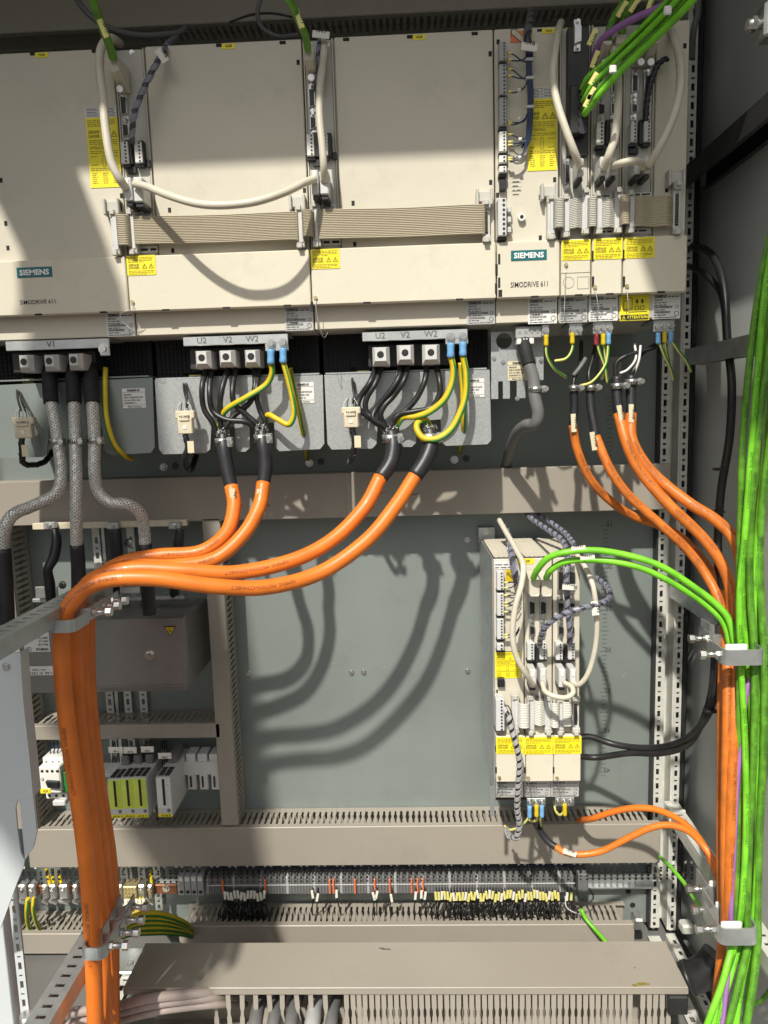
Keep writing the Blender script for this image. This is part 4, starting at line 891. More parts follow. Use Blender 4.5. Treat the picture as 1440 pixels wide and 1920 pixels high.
# ---------------------------------------------------------------- braided cables at the left
def braid_cable(label, slv, path, tail, w=21, clampat=None):
    t = thing('braided_cable', label, 'cable', P(*tail[-1]), 'braided supply cables')
    r = rpx(w, 1.2); pp = pts(*path); MB().tube(pp, r, n=14, res=8).build('braid_core', 'grey_cable', t); L = sum((pp[i+1]-pp[i]).length for i in range(len(pp)-1))
    g = MB()
    for sg in (1, -1):
        for k in range(9): g.helix(pp, r, .0030, sg*L/.050, a0=2*math.pi*k/9, thick=.0007 if sg > 0 else .0010)
    g.build('braid_strands', 'braid', t)
    part_tube('upper_sleeve', slv, rpx(w*1.32, 1.22), 'blackmat', t, n=14); part_tube('lower_sleeve', tail, rpx(w*1.3, 1.18), 'shrink', t, n=14)
    if clampat: hose_clamp(t, *clampat, w*1.25, 11)
    return t
braid_cable('braided cable bending away to the left edge', ((92, 690, 1.275), (93, 720, 1.245), (96, 756, 1.235)), ((96, 754, 1.235), (105, 800, 1.23), (112, 850, 1.225), (115, 888, 1.21), (106, 925, 1.19), (65, 947, 1.17), (25, 965, 1.15), (8, 995, 1.14), (6, 1032, 1.14)), ((6, 1028, 1.14), (10, 1090, 1.14), (14, 1170, 1.14)), clampat=(106, 828, 1.228))
braid_cable('middle braided cable hanging straight down', ((136, 688, 1.275), (137, 720, 1.245), (139, 756, 1.235)), ((139, 754, 1.235), (141, 820, 1.23), (143, 890, 1.21), (143, 960, 1.20), (144, 1024, 1.20)), ((144, 1020, 1.20), (147, 1070, 1.21), (146, 1125, 1.24), (142, 1160, 1.28)), clampat=(142, 827, 1.228))
braid_cable('braided cable stepping to the right above the orange cables', ((171, 686, 1.275), (171, 720, 1.245), (173, 756, 1.235)), ((173, 754, 1.235), (177, 820, 1.23), (177, 880, 1.22), (184, 920, 1.22), (207, 942, 1.22), (240, 946, 1.22), (264, 964, 1.23), (271, 1000, 1.24), (272, 1024, 1.24)), ((272, 1020, 1.24), (276, 1080, 1.24), (280, 1150, 1.25)), clampat=(178, 826, 1.228))
# ---------------------------------------------------------------- nylon plugs on thin wires
def nylon_plug(label, px0, py0, px1, py1, wires, tail, Y=1.225):
    q = P((px0+px1)/2, py1, Y); t = thing('nylon_plug', label, 'plug', q, 'nylon plugs under the large drives')
    a = R4(px0, py0, px1, py1, Y); h = a[3]-a[2]; e = .004
    o = MB().box(a[0]+e, a[1]-e, Y, Y+.014, a[2], a[3]-h*.30, .0015).build('plug_half', 'nylon', t)
    MB().box(a[0], a[1], Y+.002, Y+.016, a[3]-h*.34, a[3], .0015).build('socket_half', 'nylon', t)
    MB().box(a[0]+e*2, a[1]-e*2, Y-.0022, Y+.002, a[3]-h*.44, a[3]-h*.16, .001).build('latch', 'nylon', t); MB().box((a[0]+a[1])/2-.003, (a[0]+a[1])/2+.003, Y-.001, Y, a[2]+h*.22, a[2]+h*.38).build('latch_window', 'plastic_white', t)
    MB().text('+1-W3', (a[0]+a[1])/2, a[3]-h*.30, Y-.0028, .004, align='C', bold=.02).build('print', 'ink', t)
    for w_ in wires: part_tube('thin_wire', w_, rpx(4.5, Y), 'black', t, n=6)
    for k in range(5): xx = a[0]+(a[1]-a[0])*(.15+.17*k); MB().tube([Vector((xx, Y+.008, a[3]-.004)), Vector((xx, Y+.006, a[3]+.006)), Vector(((a[0]+a[1])/2+.003*(k-2), Y+.004, a[3]+.014))], .0008, n=5).build('pin_wire', 'black' if k % 2 else 'plastic_white', t)
    pp = pts(*tail); MB().tube(pp, rpx(11, Y), n=8).build('tail', 'black', t); MB().helix(pp, rpx(11, Y), .004, 7, thick=.0008).build('spiral_wrap', 'shrink', t)
    c = P(tail[1][0]+5, tail[1][1], tail[1][2]-.009); MB().box(c.x-.005, c.x+.006, c.y, c.y+.001, c.z-.010, c.z+.010).build('marker_tag', 'label_cream', t)
    return t
nylon_plug('ivory nylon plug with shaded wires left of the braided cables', 22, 782, 62, 822, (((32, 712, 1.30), (33, 745, 1.25), (40, 770, 1.232)), ((34, 712, 1.30), (40, 750, 1.25), (48, 770, 1.232))), ((41, 822, 1.233), (41, 845, 1.235), (46, 870, 1.26), (80, 868, 1.30), (100, 845, 1.34)))
nylon_plug('ivory nylon plug hanging in front of the first spangled plate', 328, 770, 364, 814, (((343, 700, 1.30), (345, 730, 1.255), (352, 760, 1.235)), ((346, 700, 1.30), (350, 730, 1.255), (350, 764, 1.235))), ((347, 814, 1.233), (352, 838, 1.236), (346, 864, 1.25), (357, 882, 1.30), (368, 855, 1.36)))
nylon_plug('ivory nylon plug in front of the second spangled plate', 640, 763, 676, 802, (((660, 690, 1.30), (661, 720, 1.255), (666, 752, 1.235)), ((662, 690, 1.30), (665, 730, 1.255), (662, 756, 1.235))), ((660, 802, 1.233), (665, 828, 1.236), (660, 856, 1.25), (655, 866, 1.30)))
for t, r_ in ((dA, (42, 710, 63, 719)), (dB, (355, 703, 377, 711)), (dC, (670, 695, 692, 702))): name_tag(t, *r_, 1.298, '+1-W5', 'tag_yellow')
# ---------------------------------------------------------------- connections under the supply unit and narrow drives
a = R4(967, 612, 1016, 634, 1.235); o = MB().box(a[0], a[1], 1.235, 1.28, a[2], a[3], .0015).build('supply_terminal', 'plastic_grey', dD)
for k in range(4): xx = a[0]+(a[1]-a[0])*(.15+.23*k); MB().cyl((xx, 1.2345, a[3]-.009), (xx, 1.236, a[3]-.009), .003, n=10).build('terminal_screw', 'screw', o)
for k in range(3): xx = a[0]+(a[1]-a[0])*(.12+.24*k); MB().box(xx-.004, xx+.004, 1.232, 1.25, a[2]-.010, a[2]-.0005, .001).build('terminal_mouth', 'plastic_white', o)
t = thing('supply_cable', 'thick grey supply cable looping below the speckled shield plate', 'cable', P(945, 872, 1.4)); rr = rpx(23, 1.22)
part_tube('black_sleeve', ((982, 632, 1.25), (985, 655, 1.235), (992, 685, 1.228)), rr*1.1, 'blackmat', t, n=12); part_tube('jacket', ((991, 682, 1.228), (1000, 710, 1.225), (1003, 745, 1.222), (1009, 775, 1.222), (1003, 795, 1.23), (985, 798, 1.26), (968, 815, 1.30), (955, 850, 1.36), (948, 880, 1.44)), rr, 'grey_cable', t, n=14)
hose_clamp(t, 1004, 730, 1.222, 26, 10, 'cable_clip')
for par, r_, n_ in ((dD, (1016, 608, 1030, 630), 1), (dE, (1067, 605, 1092, 629), 2), (dF, (1112, 602, 1149, 626), 3), (dG, (1225, 599, 1265, 622), 3)):
    a = R4(*r_, 1.232); o = MB().box(a[0], a[1], 1.232, 1.235, a[2], a[3], .001).box(a[0], a[1], 1.235, 1.30, a[3]-.003, a[3], .0005).build('earth_tab', 'galv', par)
    for k in range(n_): screw(o, a[0]+(a[1]-a[0])*(k+.5)/n_, 1.232, (a[2]+a[3])/2-.001, .0045, h=.005, name='earth_screw')
def thin_gy(label, path, lugm, Y=1.232):
    t = thing('earth_wire', label, 'earth wire', P(*path[-1])); part_tube('jacket', path, rpx(5.2, Y), 'tag_yellow', t, n=6); MB().tube([v+Vector((.0008, -.0010, 0)) for v in pts(*path)], rpx(3.6, Y), n=5, res=7).build('green_stripe', 'wire_green', t)
    if lugm: lug(t, path[0][0], path[0][1]-12, path[0][1]+9, lugm, Y, 9)
thin_gy('thin earth wire with yellow lug from the supply unit to the orange cable screen', ((1024, 640, 1.23), (1026, 668, 1.23), (1040, 692, 1.235), (1062, 708, 1.25)), 'yellow')
thin_gy('thin earth wire with yellow lug curling back below the narrow drive', ((1073, 636, 1.23), (1073, 655, 1.23), (1062, 672, 1.232), (1040, 677, 1.24)), 'yellow')
thin_gy('thin earth wire with dark red lug crossing two others', ((1118, 638, 1.23), (1125, 662, 1.23), (1135, 690, 1.232), (1139, 718, 1.24)), 'lug_red')
thin_gy('thin earth wire with yellow lug between red and blue lugs', ((1131, 638, 1.23), (1134, 660, 1.235), (1137, 690, 1.24), (1128, 712, 1.26)), 'yellow')
thin_gy('thin earth wire with bright blue lug swinging left to the clamp', ((1141, 637, 1.23), (1139, 668, 1.23), (1132, 690, 1.23), (1110, 716, 1.235), (1084, 724, 1.25)), 'lug_blue')
thin_gy('thin earth wire under the left blue lug of the double width drive', ((1234, 636, 1.23), (1245, 665, 1.23), (1257, 690, 1.235), (1263, 712, 1.25)), 'lug_blue')
thin_gy('thin earth wire under the middle yellow lug of the double width drive', ((1246, 634, 1.23), (1250, 660, 1.235), (1255, 685, 1.25)), 'yellow')
thin_gy('thin earth wire drooping over the frame rail from the last blue lug', ((1257, 634, 1.23), (1270, 655, 1.23), (1285, 674, 1.235), (1296, 697, 1.245)), 'lug_blue')
a = R4(1124, 668, 1166, 712, YP-.02); o = tag(MB().box(a[0], a[1], YP-.02, YP-.002, a[2], a[3], .001).build('terminal_carrier', 'plastic_grey'), 'pale ribbed carrier on the plate behind the thin earth wires', 'carrier')
# black flexible leads around the narrow drive outputs
for label, path in (('black lead bent over from the double width drive to the orange pair', ((1255, 632, 1.28), (1225, 652, 1.26), (1180, 665, 1.25), (1156, 680, 1.25), (1154, 706, 1.25))), ('second black lead arching from the double width drive', ((1240, 640, 1.28), (1205, 662, 1.265), (1190, 690, 1.25), (1183, 704, 1.25))),
                    ('pale lead twisting down to the orange pair', ((1190, 645, 1.26), (1192, 672, 1.25), (1178, 692, 1.25), (1162, 700, 1.25))), ('white lead beside the twisting pale lead', ((1201, 648, 1.25), (1198, 675, 1.245), (1190, 698, 1.25))),
                    ('dark lead feeding the second orange cable', ((1118, 640, 1.29), (1112, 670, 1.27), (1104, 700, 1.255), (1107, 722, 1.25))), ('dark lead feeding the first orange cable', ((1090, 640, 1.29), (1088, 680, 1.27), (1078, 705, 1.255), (1075, 722, 1.25))),
                    ('grey lead slanting beside the dark leads', ((1098, 672, 1.26), (1088, 688, 1.25), (1075, 704, 1.25)))):
    cable('output_lead', label, 'lead', path, rpx(8 if 'black' in label or 'dark' in label else 4.5, 1.25), 'plastic_white' if 'pale' in label or 'white' in label else ('grey_cable' if 'grey' in label else 'black'), 'leads under the narrow drives', n=7)
def small_motor(label, slv, path, w, tg, clamp, text='-W08'):
    t = thing('motor_cable', label, 'cable', P(*path[-1]), 'slim orange motor cables'); part_tube('black_sleeve', slv, rpx(w*.95, 1.25), 'shrink', t, n=10); part_tube('jacket', path, rpx(w, 1.24), 'orange_dirty', t, n=12); path_text(MB(), 'SIEMENS  MOTION-CONNECT', pts(*path), rpx(w, 1.24), .05, .0046, gap=.05, n=8).build('jacket_print', 'orange_ink', t)
    band_marker(t, *tg, 34, 9, text=text); hose_clamp(t, *clamp, w*1.15, 10); return t
small_motor('first slim orange cable, its tag on the black sleeve', ((1075, 720, 1.25), (1077, 760, 1.25), (1074, 800, 1.25)), ((1074, 796, 1.25), (1083, 845, 1.25), (1108, 900, 1.25), (1148, 942, 1.26), (1192, 970, 1.27), (1235, 985, 1.27), (1280, 1010, 1.25), (1325, 1060, 1.22), (1350, 1110, 1.19), (1358, 1180, 1.14), (1354, 1300, 1.10), (1353, 1450, 1.08), (1352, 1600, 1.06), (1354, 1720, 1.06), (1352, 1790, 1.06), (1340, 1900, 1.06), (1325, 1990, 1.05)), 16, (1075, 793, 1.240, .05, 1), (1076, 728, 1.247))
small_motor('second slim orange cable with long black sleeve', ((1106, 722, 1.25), (1108, 765, 1.245), (1118, 822, 1.235)), ((1117, 818, 1.235), (1143, 878, 1.22), (1178, 928, 1.21), (1238, 983, 1.20), (1290, 1032, 1.19), (1330, 1088, 1.17), (1352, 1140, 1.14), (1362, 1200, 1.10), (1364, 1320, 1.06), (1362, 1450, 1.045), (1360, 1600, 1.035), (1361, 1720, 1.035), (1356, 1760, 1.06)), 17, (1112, 827, 1.225, .15, 1), (1108, 727, 1.245))
small_motor('third slim orange cable, left one of the tagged pair', ((1156, 706, 1.25), (1157, 745, 1.245), (1161, 780, 1.24)), ((1160, 776, 1.24), (1174, 828, 1.22), (1198, 880, 1.21), (1250, 942, 1.19), (1312, 1002, 1.17), (1352, 1055, 1.155), (1371, 1110, 1.14), (1373, 1180, 1.11), (1376, 1320, 1.06), (1373, 1450, 1.04), (1369, 1600, 1.03), (1369, 1720, 1.03), (1368, 1760, 1.07)), 20, (1163, 777, 1.228, .2, 1), (1157, 724, 1.245))
small_motor('fourth slim orange cable, passing furthest right behind the green bundle', ((1183, 704, 1.25), (1183, 745, 1.245), (1183, 780, 1.24)), ((1183, 776, 1.24), (1186, 828, 1.225), (1222, 885, 1.21), (1288, 940, 1.18), (1338, 972, 1.15), (1372, 1005, 1.12), (1388, 1045, 1.10), (1392, 1120, 1.09), (1388, 1300, 1.09), (1386, 1450, 1.08), (1381, 1600, 1.07), (1378, 1720, 1.07), (1372, 1760, 1.09)), 20, (1183, 775, 1.227, 0, 1), (1184, 716, 1.245))
# ---------------------------------------------------------------- cables and plugs on the upper drives
def backshell(parent, px0, py0, px1, py1, Y0=YM, dep=.040, m='plastic_light', taper=0.):
    a = R4(px0, py0, px1, py1, Y0-dep); o = MB().box(a[0], a[1], Y0-dep, Y0-.003, a[2]+.006, a[3], .0018).build('plug_shell', m, parent)
    MB().box(a[0]+.001, a[1]-.001, Y0-dep+.004, Y0-.002, a[2]-.001, a[2]+.0055, .001).build('plug_latch', 'shrink', o)
    MB().box((a[0]+a[1])/2-.0025, (a[0]+a[1])/2+.0025, Y0-dep-.0012, Y0-dep+.001, a[3]-.012, a[3]-.004, .0005).build('clip', 'plastic_white', o); return o
def ivory(label, path, shells, w=14, m='ivory_cable', name='signal_cable', extra=None):
    t = thing(name, label, 'cable', P(*path[-1]), 'ivory signal cables'); Y0 = sum(p[2] for p in path)/len(path)
    part_tube('jacket', path, rpx(w, Y0), m, t, n=12, res=8)
    for s in shells: backshell(t, *s)
    return t
YF = YM-.050
ivory('ivory cable arching over the tall yellow notice into the first drive', ((225, 82, 1.24), (208, 72, 1.20), (190, 90, 1.175), (187, 130, 1.168), (193, 180, 1.162), (198, 240, 1.158), (208, 300, 1.156), (224, 335, 1.160), (236, 352, 1.176)), ((232, 332, 247, 384),), 15)
ivory('ivory cable sagging in a long loop between two large drives', ((253, 345, 1.172), (275, 350, 1.150), (320, 368, 1.122), (370, 382, 1.108), (420, 385, 1.104), (480, 378, 1.108), (535, 360, 1.125), (570, 343, 1.150), (589, 336, 1.172)), ((250, 331, 268, 386), (584, 318, 597, 372)), 14)
ivory('ivory cable hanging straight over the second control card', ((602, 70, 1.25), (608, 85, 1.21), (605, 118, 1.19), (600, 165, 1.165), (599, 215, 1.160), (604, 270, 1.158), (607, 310, 1.160), (608, 340, 1.176)), ((600, 318, 616, 372),), 13)
ivory('ivory cable crossing the yellow notice of the supply unit', ((1052, 42, 1.24), (1046, 62, 1.20), (1040, 105, 1.175), (1037, 145, 1.165), (1044, 190, 1.158), (1058, 235, 1.152), (1075, 280, 1.152), (1088, 313, 1.168)), ((1083, 296, 1095, 338),), 13)
ivory('ivory cable dropping between the two narrow drives', ((1125, 62, 1.25), (1142, 80, 1.20), (1156, 110, 1.17), (1159, 160, 1.16), (1158, 215, 1.155), (1153, 258, 1.152), (1142, 290, 1.155), (1131, 316, 1.170)), ((1125, 293, 1138, 336), (1146, 293, 1157, 335)), 14)
ivory('short ivory jumper cable between neighbouring narrow drives', ((1150, 312, 1.170), (1165, 306, 1.145), (1185, 302, 1.140), (1200, 304, 1.150), (1206, 314, 1.172)), ((1190, 293, 1202, 333),), 13)
ivory('ivory cable bowing wide over the double width drive', ((1252, 40, 1.25), (1262, 66, 1.20), (1273, 105, 1.165), (1276, 150, 1.155), (1268, 200, 1.150), (1252, 245, 1.150), (1234, 280, 1.155), (1216, 312, 1.172)), ((1208, 293, 1221, 332),), 14)
ivory('grey cable running up beside the frame rail behind the drives', ((1309, -20, 1.36), (1308, 25, 1.36), (1300, 60, 1.37), (1297, 110, 1.40)), (), 11, 'grey_cable')
# grey hoods with green encoder cables
def hood(parent, px0, py0, px1, py1, dep=.048, sc=None):
    a = R4(px0, py0, px1, py1, YM-dep); e = .0035
    f = [(a[0], YM-dep+.004, a[2]+.016), (a[0]+e, YM-dep, a[2]+.012), (a[1]-e, YM-dep, a[2]+.012), (a[1], YM-dep+.004, a[2]+.016), (a[1], YM-dep+.004, a[3]), (a[0], YM-dep+.004, a[3])]
    o = MB().loft(f, [(a[0]-.001, YM-.004, a[2]), (a[0], YM-.004, a[2]-.001), (a[1], YM-.004, a[2]-.001), (a[1]+.001, YM-.004, a[2]), (a[1]+.001, YM-.004, a[3]+.002), (a[0]-.001, YM-.004, a[3]+.002)]).build('plug_hood', 'hood', parent)
    MB().cyl(((a[0]+a[1])/2, YM-.020, a[2]-.004), ((a[0]+a[1])/2, YM-.028, a[2]-.004), .0052, n=14).build('thumb_screw', 'steel', o); return o
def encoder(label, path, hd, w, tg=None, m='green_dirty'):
    t = thing('encoder_cable', label, 'cable', P(*path[-1]), 'green encoder cables'); Y0 = path[-1][2]; part_tube('jacket', path, rpx(w, Y0), m, t, n=12)
    if hd: hood(t, *hd)
    if tg: band_marker(t, *tg, 36, 10, 'tag_yellow', text='-W12')
    return t
encoder('green cable with ivory hood entering the first control card from above', ((165, -30, 1.06), (176, 8, 1.09), (192, 50, 1.12), (205, 85, 1.145), (212, 108, 1.165)), (204, 104, 221, 150), 15, (194, 54, 1.105, .38, .93))
encoder('green cable with ivory hood entering the second control card from above', ((520, -30, 1.06), (545, 5, 1.09), (562, 42, 1.12), (573, 68, 1.145), (577, 92, 1.165)), (570, 88, 588, 128), 13, (561, 36, 1.105, .32, .95))
for i, (label, path, hd) in enumerate((('dark green cable to the left hood of the second narrow drive', ((1190, -20, 1.16), (1165, 12, 1.17), (1148, 40, 1.18), (1141, 66, 1.18), (1141, 80, 1.18)), (1133, 74, 1149, 100)),
    ('dark green cable to the hood beside the double width drive', ((1195, -20, 1.16), (1178, 20, 1.17), (1167, 45, 1.18), (1166, 68, 1.18)), (1157, 62, 1176, 98)), ('dark green cable to the middle hood of the double width drive', ((1225, -20, 1.16), (1217, 20, 1.17), (1212, 50, 1.18), (1211, 70, 1.18)), (1203, 64, 1218, 98)),
    ('dark green cable to the last hood of the double width drive', ((1262, -10, 1.15), (1245, 20, 1.17), (1233, 48, 1.18), (1229, 70, 1.18)), (1221, 64, 1238, 98)))):
    encoder(label, path, hd, 13)
def wrap_cable(label, path, w, turns, tg=None, core='wrap_core', wrapm='wrap', name='wrapped_wires', text='-W2'):
    t = thing(name, label, 'wire bundle', P(*path[-1]), 'spiral wrapped wire bundles'); Y0 = path[-1][2]; pp = pts(*path); r = rpx(w, Y0)
    MB().tube(pp, r*.9, n=10).build('wires', core, t); L = sum((pp[i+1]-pp[i]).length for i in range(len(pp)-1)); MB().helix(pp, r*.9, L/turns*.62, turns, thick=.0011).build('spiral_wrap', wrapm, t)
    if tg:
        px, py, Y, ang, L_, W_ = tg; o = band_marker(t, px, py, Y, math.cos(ang), math.sin(ang), L_, W_, 'tag_white', text=text)
    return t
wrap_cable('spiral wrapped bundle with white tag slanting over the first large panel', ((330, 72, 1.33), (318, 80, 1.25), (305, 100, 1.20), (285, 135, 1.185), (266, 175, 1.18), (253, 210, 1.18), (248, 245, 1.185), (247, 268, 1.20)), 10, 15, (304, 105, 1.185, .95, 28, 14), text='-W6')
wrap_cable('short spiral wrapped bundle with white tag over the second control card', ((606, 62, 1.30), (600, 78, 1.22), (597, 105, 1.20), (594, 145, 1.195), (592, 170, 1.205)), 8, 8, (602, 66, 1.195, .1, 32, 13), text='-W7')
wrap_cable('grey wrapped bundle rising at the top of the supply unit', ((996, 20, 1.34), (992, 48, 1.24), (989, 66, 1.205), (991, 90, 1.20)), 13, 4, (992, 89, 1.185, .12, 30, 15), wrapm='grey_cable', text='-W8')
wrap_cable('dark wrapped bundle behind the green fan on the double width drive', ((1250, 110, 1.20), (1235, 120, 1.20), (1222, 150, 1.20), (1214, 185, 1.20), (1211, 226, 1.20)), 9, 10, wrapm='shrink')
# dark blue wire trunk of the supply unit
t = thing('wire_harness', 'dark blue wire trunk with pale ties feeding the terminal plugs', 'wire bundle', P(990, 292, 1.19))
for k in range(7):
    dx = (k % 4-1.5)*2.6; dy = .0028*(k//4); part_tube('blue_wire', ((991+dx, 88, 1.200+dy), (992+dx, 130, 1.196+dy), (995+dx, 180, 1.196+dy), (993+dx, 235, 1.196+dy), (990+dx*.8, 262, 1.198+dy), (985+dx*.8-k, 285-k*2, 1.20+dy)), .0016, 'blue_wire', t, n=6)
for y0, tx, ty in ((118, 952, 100), (112, 952, 112), (150, 952, 130), (148, 952, 142), (165, 952, 172), (225, 952, 232), (228, 952, 228), (262, 952, 252), (266, 952, 266), (268, 952, 272), (284, 952, 296), (288, 952, 300)):
    part_tube('branch_wire', ((988, y0-12, 1.198), (984, y0-2, 1.198), (974, (y0+ty)/2+2, 1.197), (962, ty+2, 1.198), (951, ty, 1.202)), .0011, 'blue_wire', t, n=5, res=5)
    c = P(957, ty, 1.199); MB().cyl(c+Vector((-.004, 0, 0)), c+Vector((.004, 0, 0)), .0018, n=7).build('wire_ferrule', 'tag_yellow', t)
for y in (112, 147, 201): c = P(993.5, y, 1.197); MB().box(c.x-.0068, c.x+.0068, c.y-.0042, c.y+.006, c.z-.0022, c.z+.0022, .0012).build('cable_tie', 'plastic_light', t)
for x, y in ((973, 169), (973, 223), (975, 262), (974, 296)): c = P(x, y, 1.196); MB().cyl(c+Vector((-.0025, -.001, 0)), c+Vector((.0025, -.001, 0)), .003, n=8).build('cable_tie', 'plastic_white', t)
# green fan of cables plugged into the black block
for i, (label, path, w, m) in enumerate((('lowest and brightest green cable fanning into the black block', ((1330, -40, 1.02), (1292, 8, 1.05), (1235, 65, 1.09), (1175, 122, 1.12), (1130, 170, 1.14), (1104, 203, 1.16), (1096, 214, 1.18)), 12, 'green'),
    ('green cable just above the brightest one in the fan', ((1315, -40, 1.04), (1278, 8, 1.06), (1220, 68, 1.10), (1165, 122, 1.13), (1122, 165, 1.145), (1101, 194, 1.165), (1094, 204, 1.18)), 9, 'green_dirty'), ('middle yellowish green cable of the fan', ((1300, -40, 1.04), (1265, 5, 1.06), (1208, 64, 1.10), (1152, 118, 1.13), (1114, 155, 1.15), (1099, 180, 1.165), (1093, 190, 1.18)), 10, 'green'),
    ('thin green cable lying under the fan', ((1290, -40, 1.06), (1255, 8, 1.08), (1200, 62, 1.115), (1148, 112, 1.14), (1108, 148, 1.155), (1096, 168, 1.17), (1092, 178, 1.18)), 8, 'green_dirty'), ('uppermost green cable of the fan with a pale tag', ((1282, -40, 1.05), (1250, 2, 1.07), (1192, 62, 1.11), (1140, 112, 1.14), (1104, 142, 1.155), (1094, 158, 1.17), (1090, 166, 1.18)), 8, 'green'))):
    t = thing('network_cable', label, 'cable', P(*path[-1]), 'green network cables at the black block'); part_tube('jacket', path, rpx(w, 1.12), m, t, n=10)
    if i in (0, 2, 4): px, py = ((1101, 190), (1108, 176), (1112, 148))[i//2]; band_marker(t, px, py, 1.135, -.5 if i else -.45, .85, 26, 8, 'tag_yellow', text='-X1')
for x, y in ((1150, 128), (1253, 17)): 
    c = P(x, y, 1.085 if x < 1200 else 1.03); tag(MB().box(c.x-.005, c.x+.005, c.y, c.y+.004, c.z-.006, c.z+.005, .0015).build('cable_tie', 'plastic_white'), 'white tie holding the green fan, %s' % ('the one nearer the black block' if x < 1200 else 'the one nearer the top edge'), 'cable tie')
t = thing('bus_cable', 'violet cable crossing above the green fan', 'cable', P(1116, 100, 1.19)); part_tube('jacket', ((1270, -10, 1.10), (1236, 14, 1.12), (1195, 32, 1.14), (1158, 52, 1.16), (1130, 74, 1.18), (1116, 100, 1.20), (1112, 120, 1.21)), rpx(12, 1.15), 'purple', t, n=12)
for i, (x, y, dx, dy) in enumerate(((1166, 18, -.5, .85), (1190, 10, -.55, .8), (1217, 12, -.3, .95), (1110, 70, -.4, .9), (1115, 112, -.35, .93))): 
    c = P(x, y, 1.15); o = band_marker(None, x, y, 1.15, dx, dy, 34, 9, 'tag_yellow', 'cable_tag', '-W1%d' % i); tag(o, ('yellowish cable tag above the violet cable, first from the drives', 'yellowish cable tag above the violet cable, second from the drives', 'yellowish cable tag nearest the bright green fan at the top', 'yellowish cable tag beside the bare plug of the black insert', 'yellowish cable tag just below the end of the violet cable')[i], 'cable tag')
# loose cables in the dark at the very top
cable('loose_cable', 'dark cable drooping behind the first green cable at the top', 'cable', ((130, -20, 1.30), (165, 25, 1.30), (205, 52, 1.31), (260, 66, 1.33), (330, 62, 1.36), (350, 50, 1.38)), rpx(10, 1.3), 'grey_cable')
cable('loose_cable', 'dark cable looping behind the second green cable at the top', 'cable', ((495, -20, 1.30), (483, 20, 1.30), (490, 50, 1.31), (520, 68, 1.32), (560, 66, 1.34)), rpx(8, 1.3), 'grey_cable')
cable('loose_cable', 'thin black cable lying across the top duct cover', 'cable', ((430, 42, 1.36), (470, 28, 1.36), (510, 25, 1.36), (548, 32, 1.36)), rpx(4, 1.3), 'black')
a = R4(1093, -30, 1104, 110, 1.40); 
# ---------------------------------------------------------------- lower group of three narrow drives
YL = 1.228
ZLT, ZLC = P(1005, 1047, YL).z, P(1005, 1379, YL-.012).z
ZLCB, ZLB = P(1005, 1466, YL-.012).z, P(1005, 1494, YL+.012).z
lx = [P(926, 1200, YL).x, P(983, 1200, YL).x, P(1036, 1200, YL).x, P(1088, 1200, YL).x]
def low_drive(i, label, cat='drive'):
    x0, x1 = lx[i], lx[i+1]; g = .0010; t = thing('drive_module', label, cat, ((x0+x1)/2, (YL+YP)/2, ZLB), 'lower group of drive modules')
    MB().box(x0+g, x1-g, YL+.005, YP-.02, ZLCB, ZLT-.0015).box(x0+g, x1-g, YL+.03, YP-.02, ZLB, ZLCB).build('housing', 'galv', t)
    MB().box(x0+g, x1-g, YL, YL+.0048, ZLC-.004, ZLT, .0012).build('front_panel', 'cream', t)
    MB().box(x0+.0005, x1-.0005, YL-.012, YL+.004, ZLCB, ZLC, .0015).build('cover', 'cream_cover', t)
    MB().box(x0+g, x1-g, YL+.010, YL+.0295, ZLB, ZLCB+.0015, .001).build('lower_housing', 'cream', t)
    gr = MB(); y = YL+.02
    while y < YP-.04: gr.box(x0+.004, x1-.004, y, y+.0025, ZLT-.0012, ZLT+.0006); y += .0085
    xx = x0+.004
    while xx < x1-.003: gr.box(xx, xx+.0018, YL+.02, YP-.04, ZLT-.0012, ZLT+.0002); xx += .0082
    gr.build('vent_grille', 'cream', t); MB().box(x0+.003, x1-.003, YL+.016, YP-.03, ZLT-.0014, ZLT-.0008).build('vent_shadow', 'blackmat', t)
    return t
l1 = low_drive(0, 'left unit of the lower drive group with the yellow notice', 'power supply'); l2 = low_drive(1, 'middle unit of the lower drive group with two green cables'); l3 = low_drive(2, 'right unit of the lower drive group beside the bare plate')
q = P(926, 1000, YP-.03); MB().box(lx[0]-.004, lx[0]+.03, YP-.022, YP-.001, ZLT-.01, ZLT+.022, .001).build('mounting_lug', 'galv', l1); screw(l1, lx[0]+.012, YP-.022, ZLT+.012, .005)
MB().box(lx[0]-.0016, lx[0]+.0008, YL+.004, YP-.018, ZLB, ZLT).build('side_sheet', 'galv', l1)
a = R4(927, 1052, 957, 1067, YL); o = plate_label(l1, 'table_label', *a, YL-.0004, 'label_white'); words(p := MB(), a[0]+.001, a[1]-.001, a[2]+.002, .003, YL-.0013); words(p, a[0]+.001, a[1]-.001, a[2]+.007, .003, YL-.0013); p.build('print', 'ink_soft', o)
a = R4(948, 1068, 964, 1090, YL); o = plate_label(l1, 'arrow_sticker', *a, YL-.0004, 'yellow')
p = MB(); cx, cz = (a[0]+a[1])/2, (a[2]+a[3])/2; p.add([(cx+x*math.cos(-.8)-z*math.sin(-.8), YL-.0013, cz+x*math.sin(-.8)+z*math.cos(-.8)) for x, z in ((-.008, 0), (-.004, .0045), (-.004, .002), (.008, .002), (.008, -.002), (-.004, -.002), (-.004, -.0045))], [tuple(range(7))]); p.build('arrow', 'ink_brown', o)
name_tag(l1, 970, 1047, 1001, 1057, YL, '-A20')
warn_tall(l1, *R4(928, 1221, 976, 1271, YL), YL-.0004, P(952, 1222, YL).z)
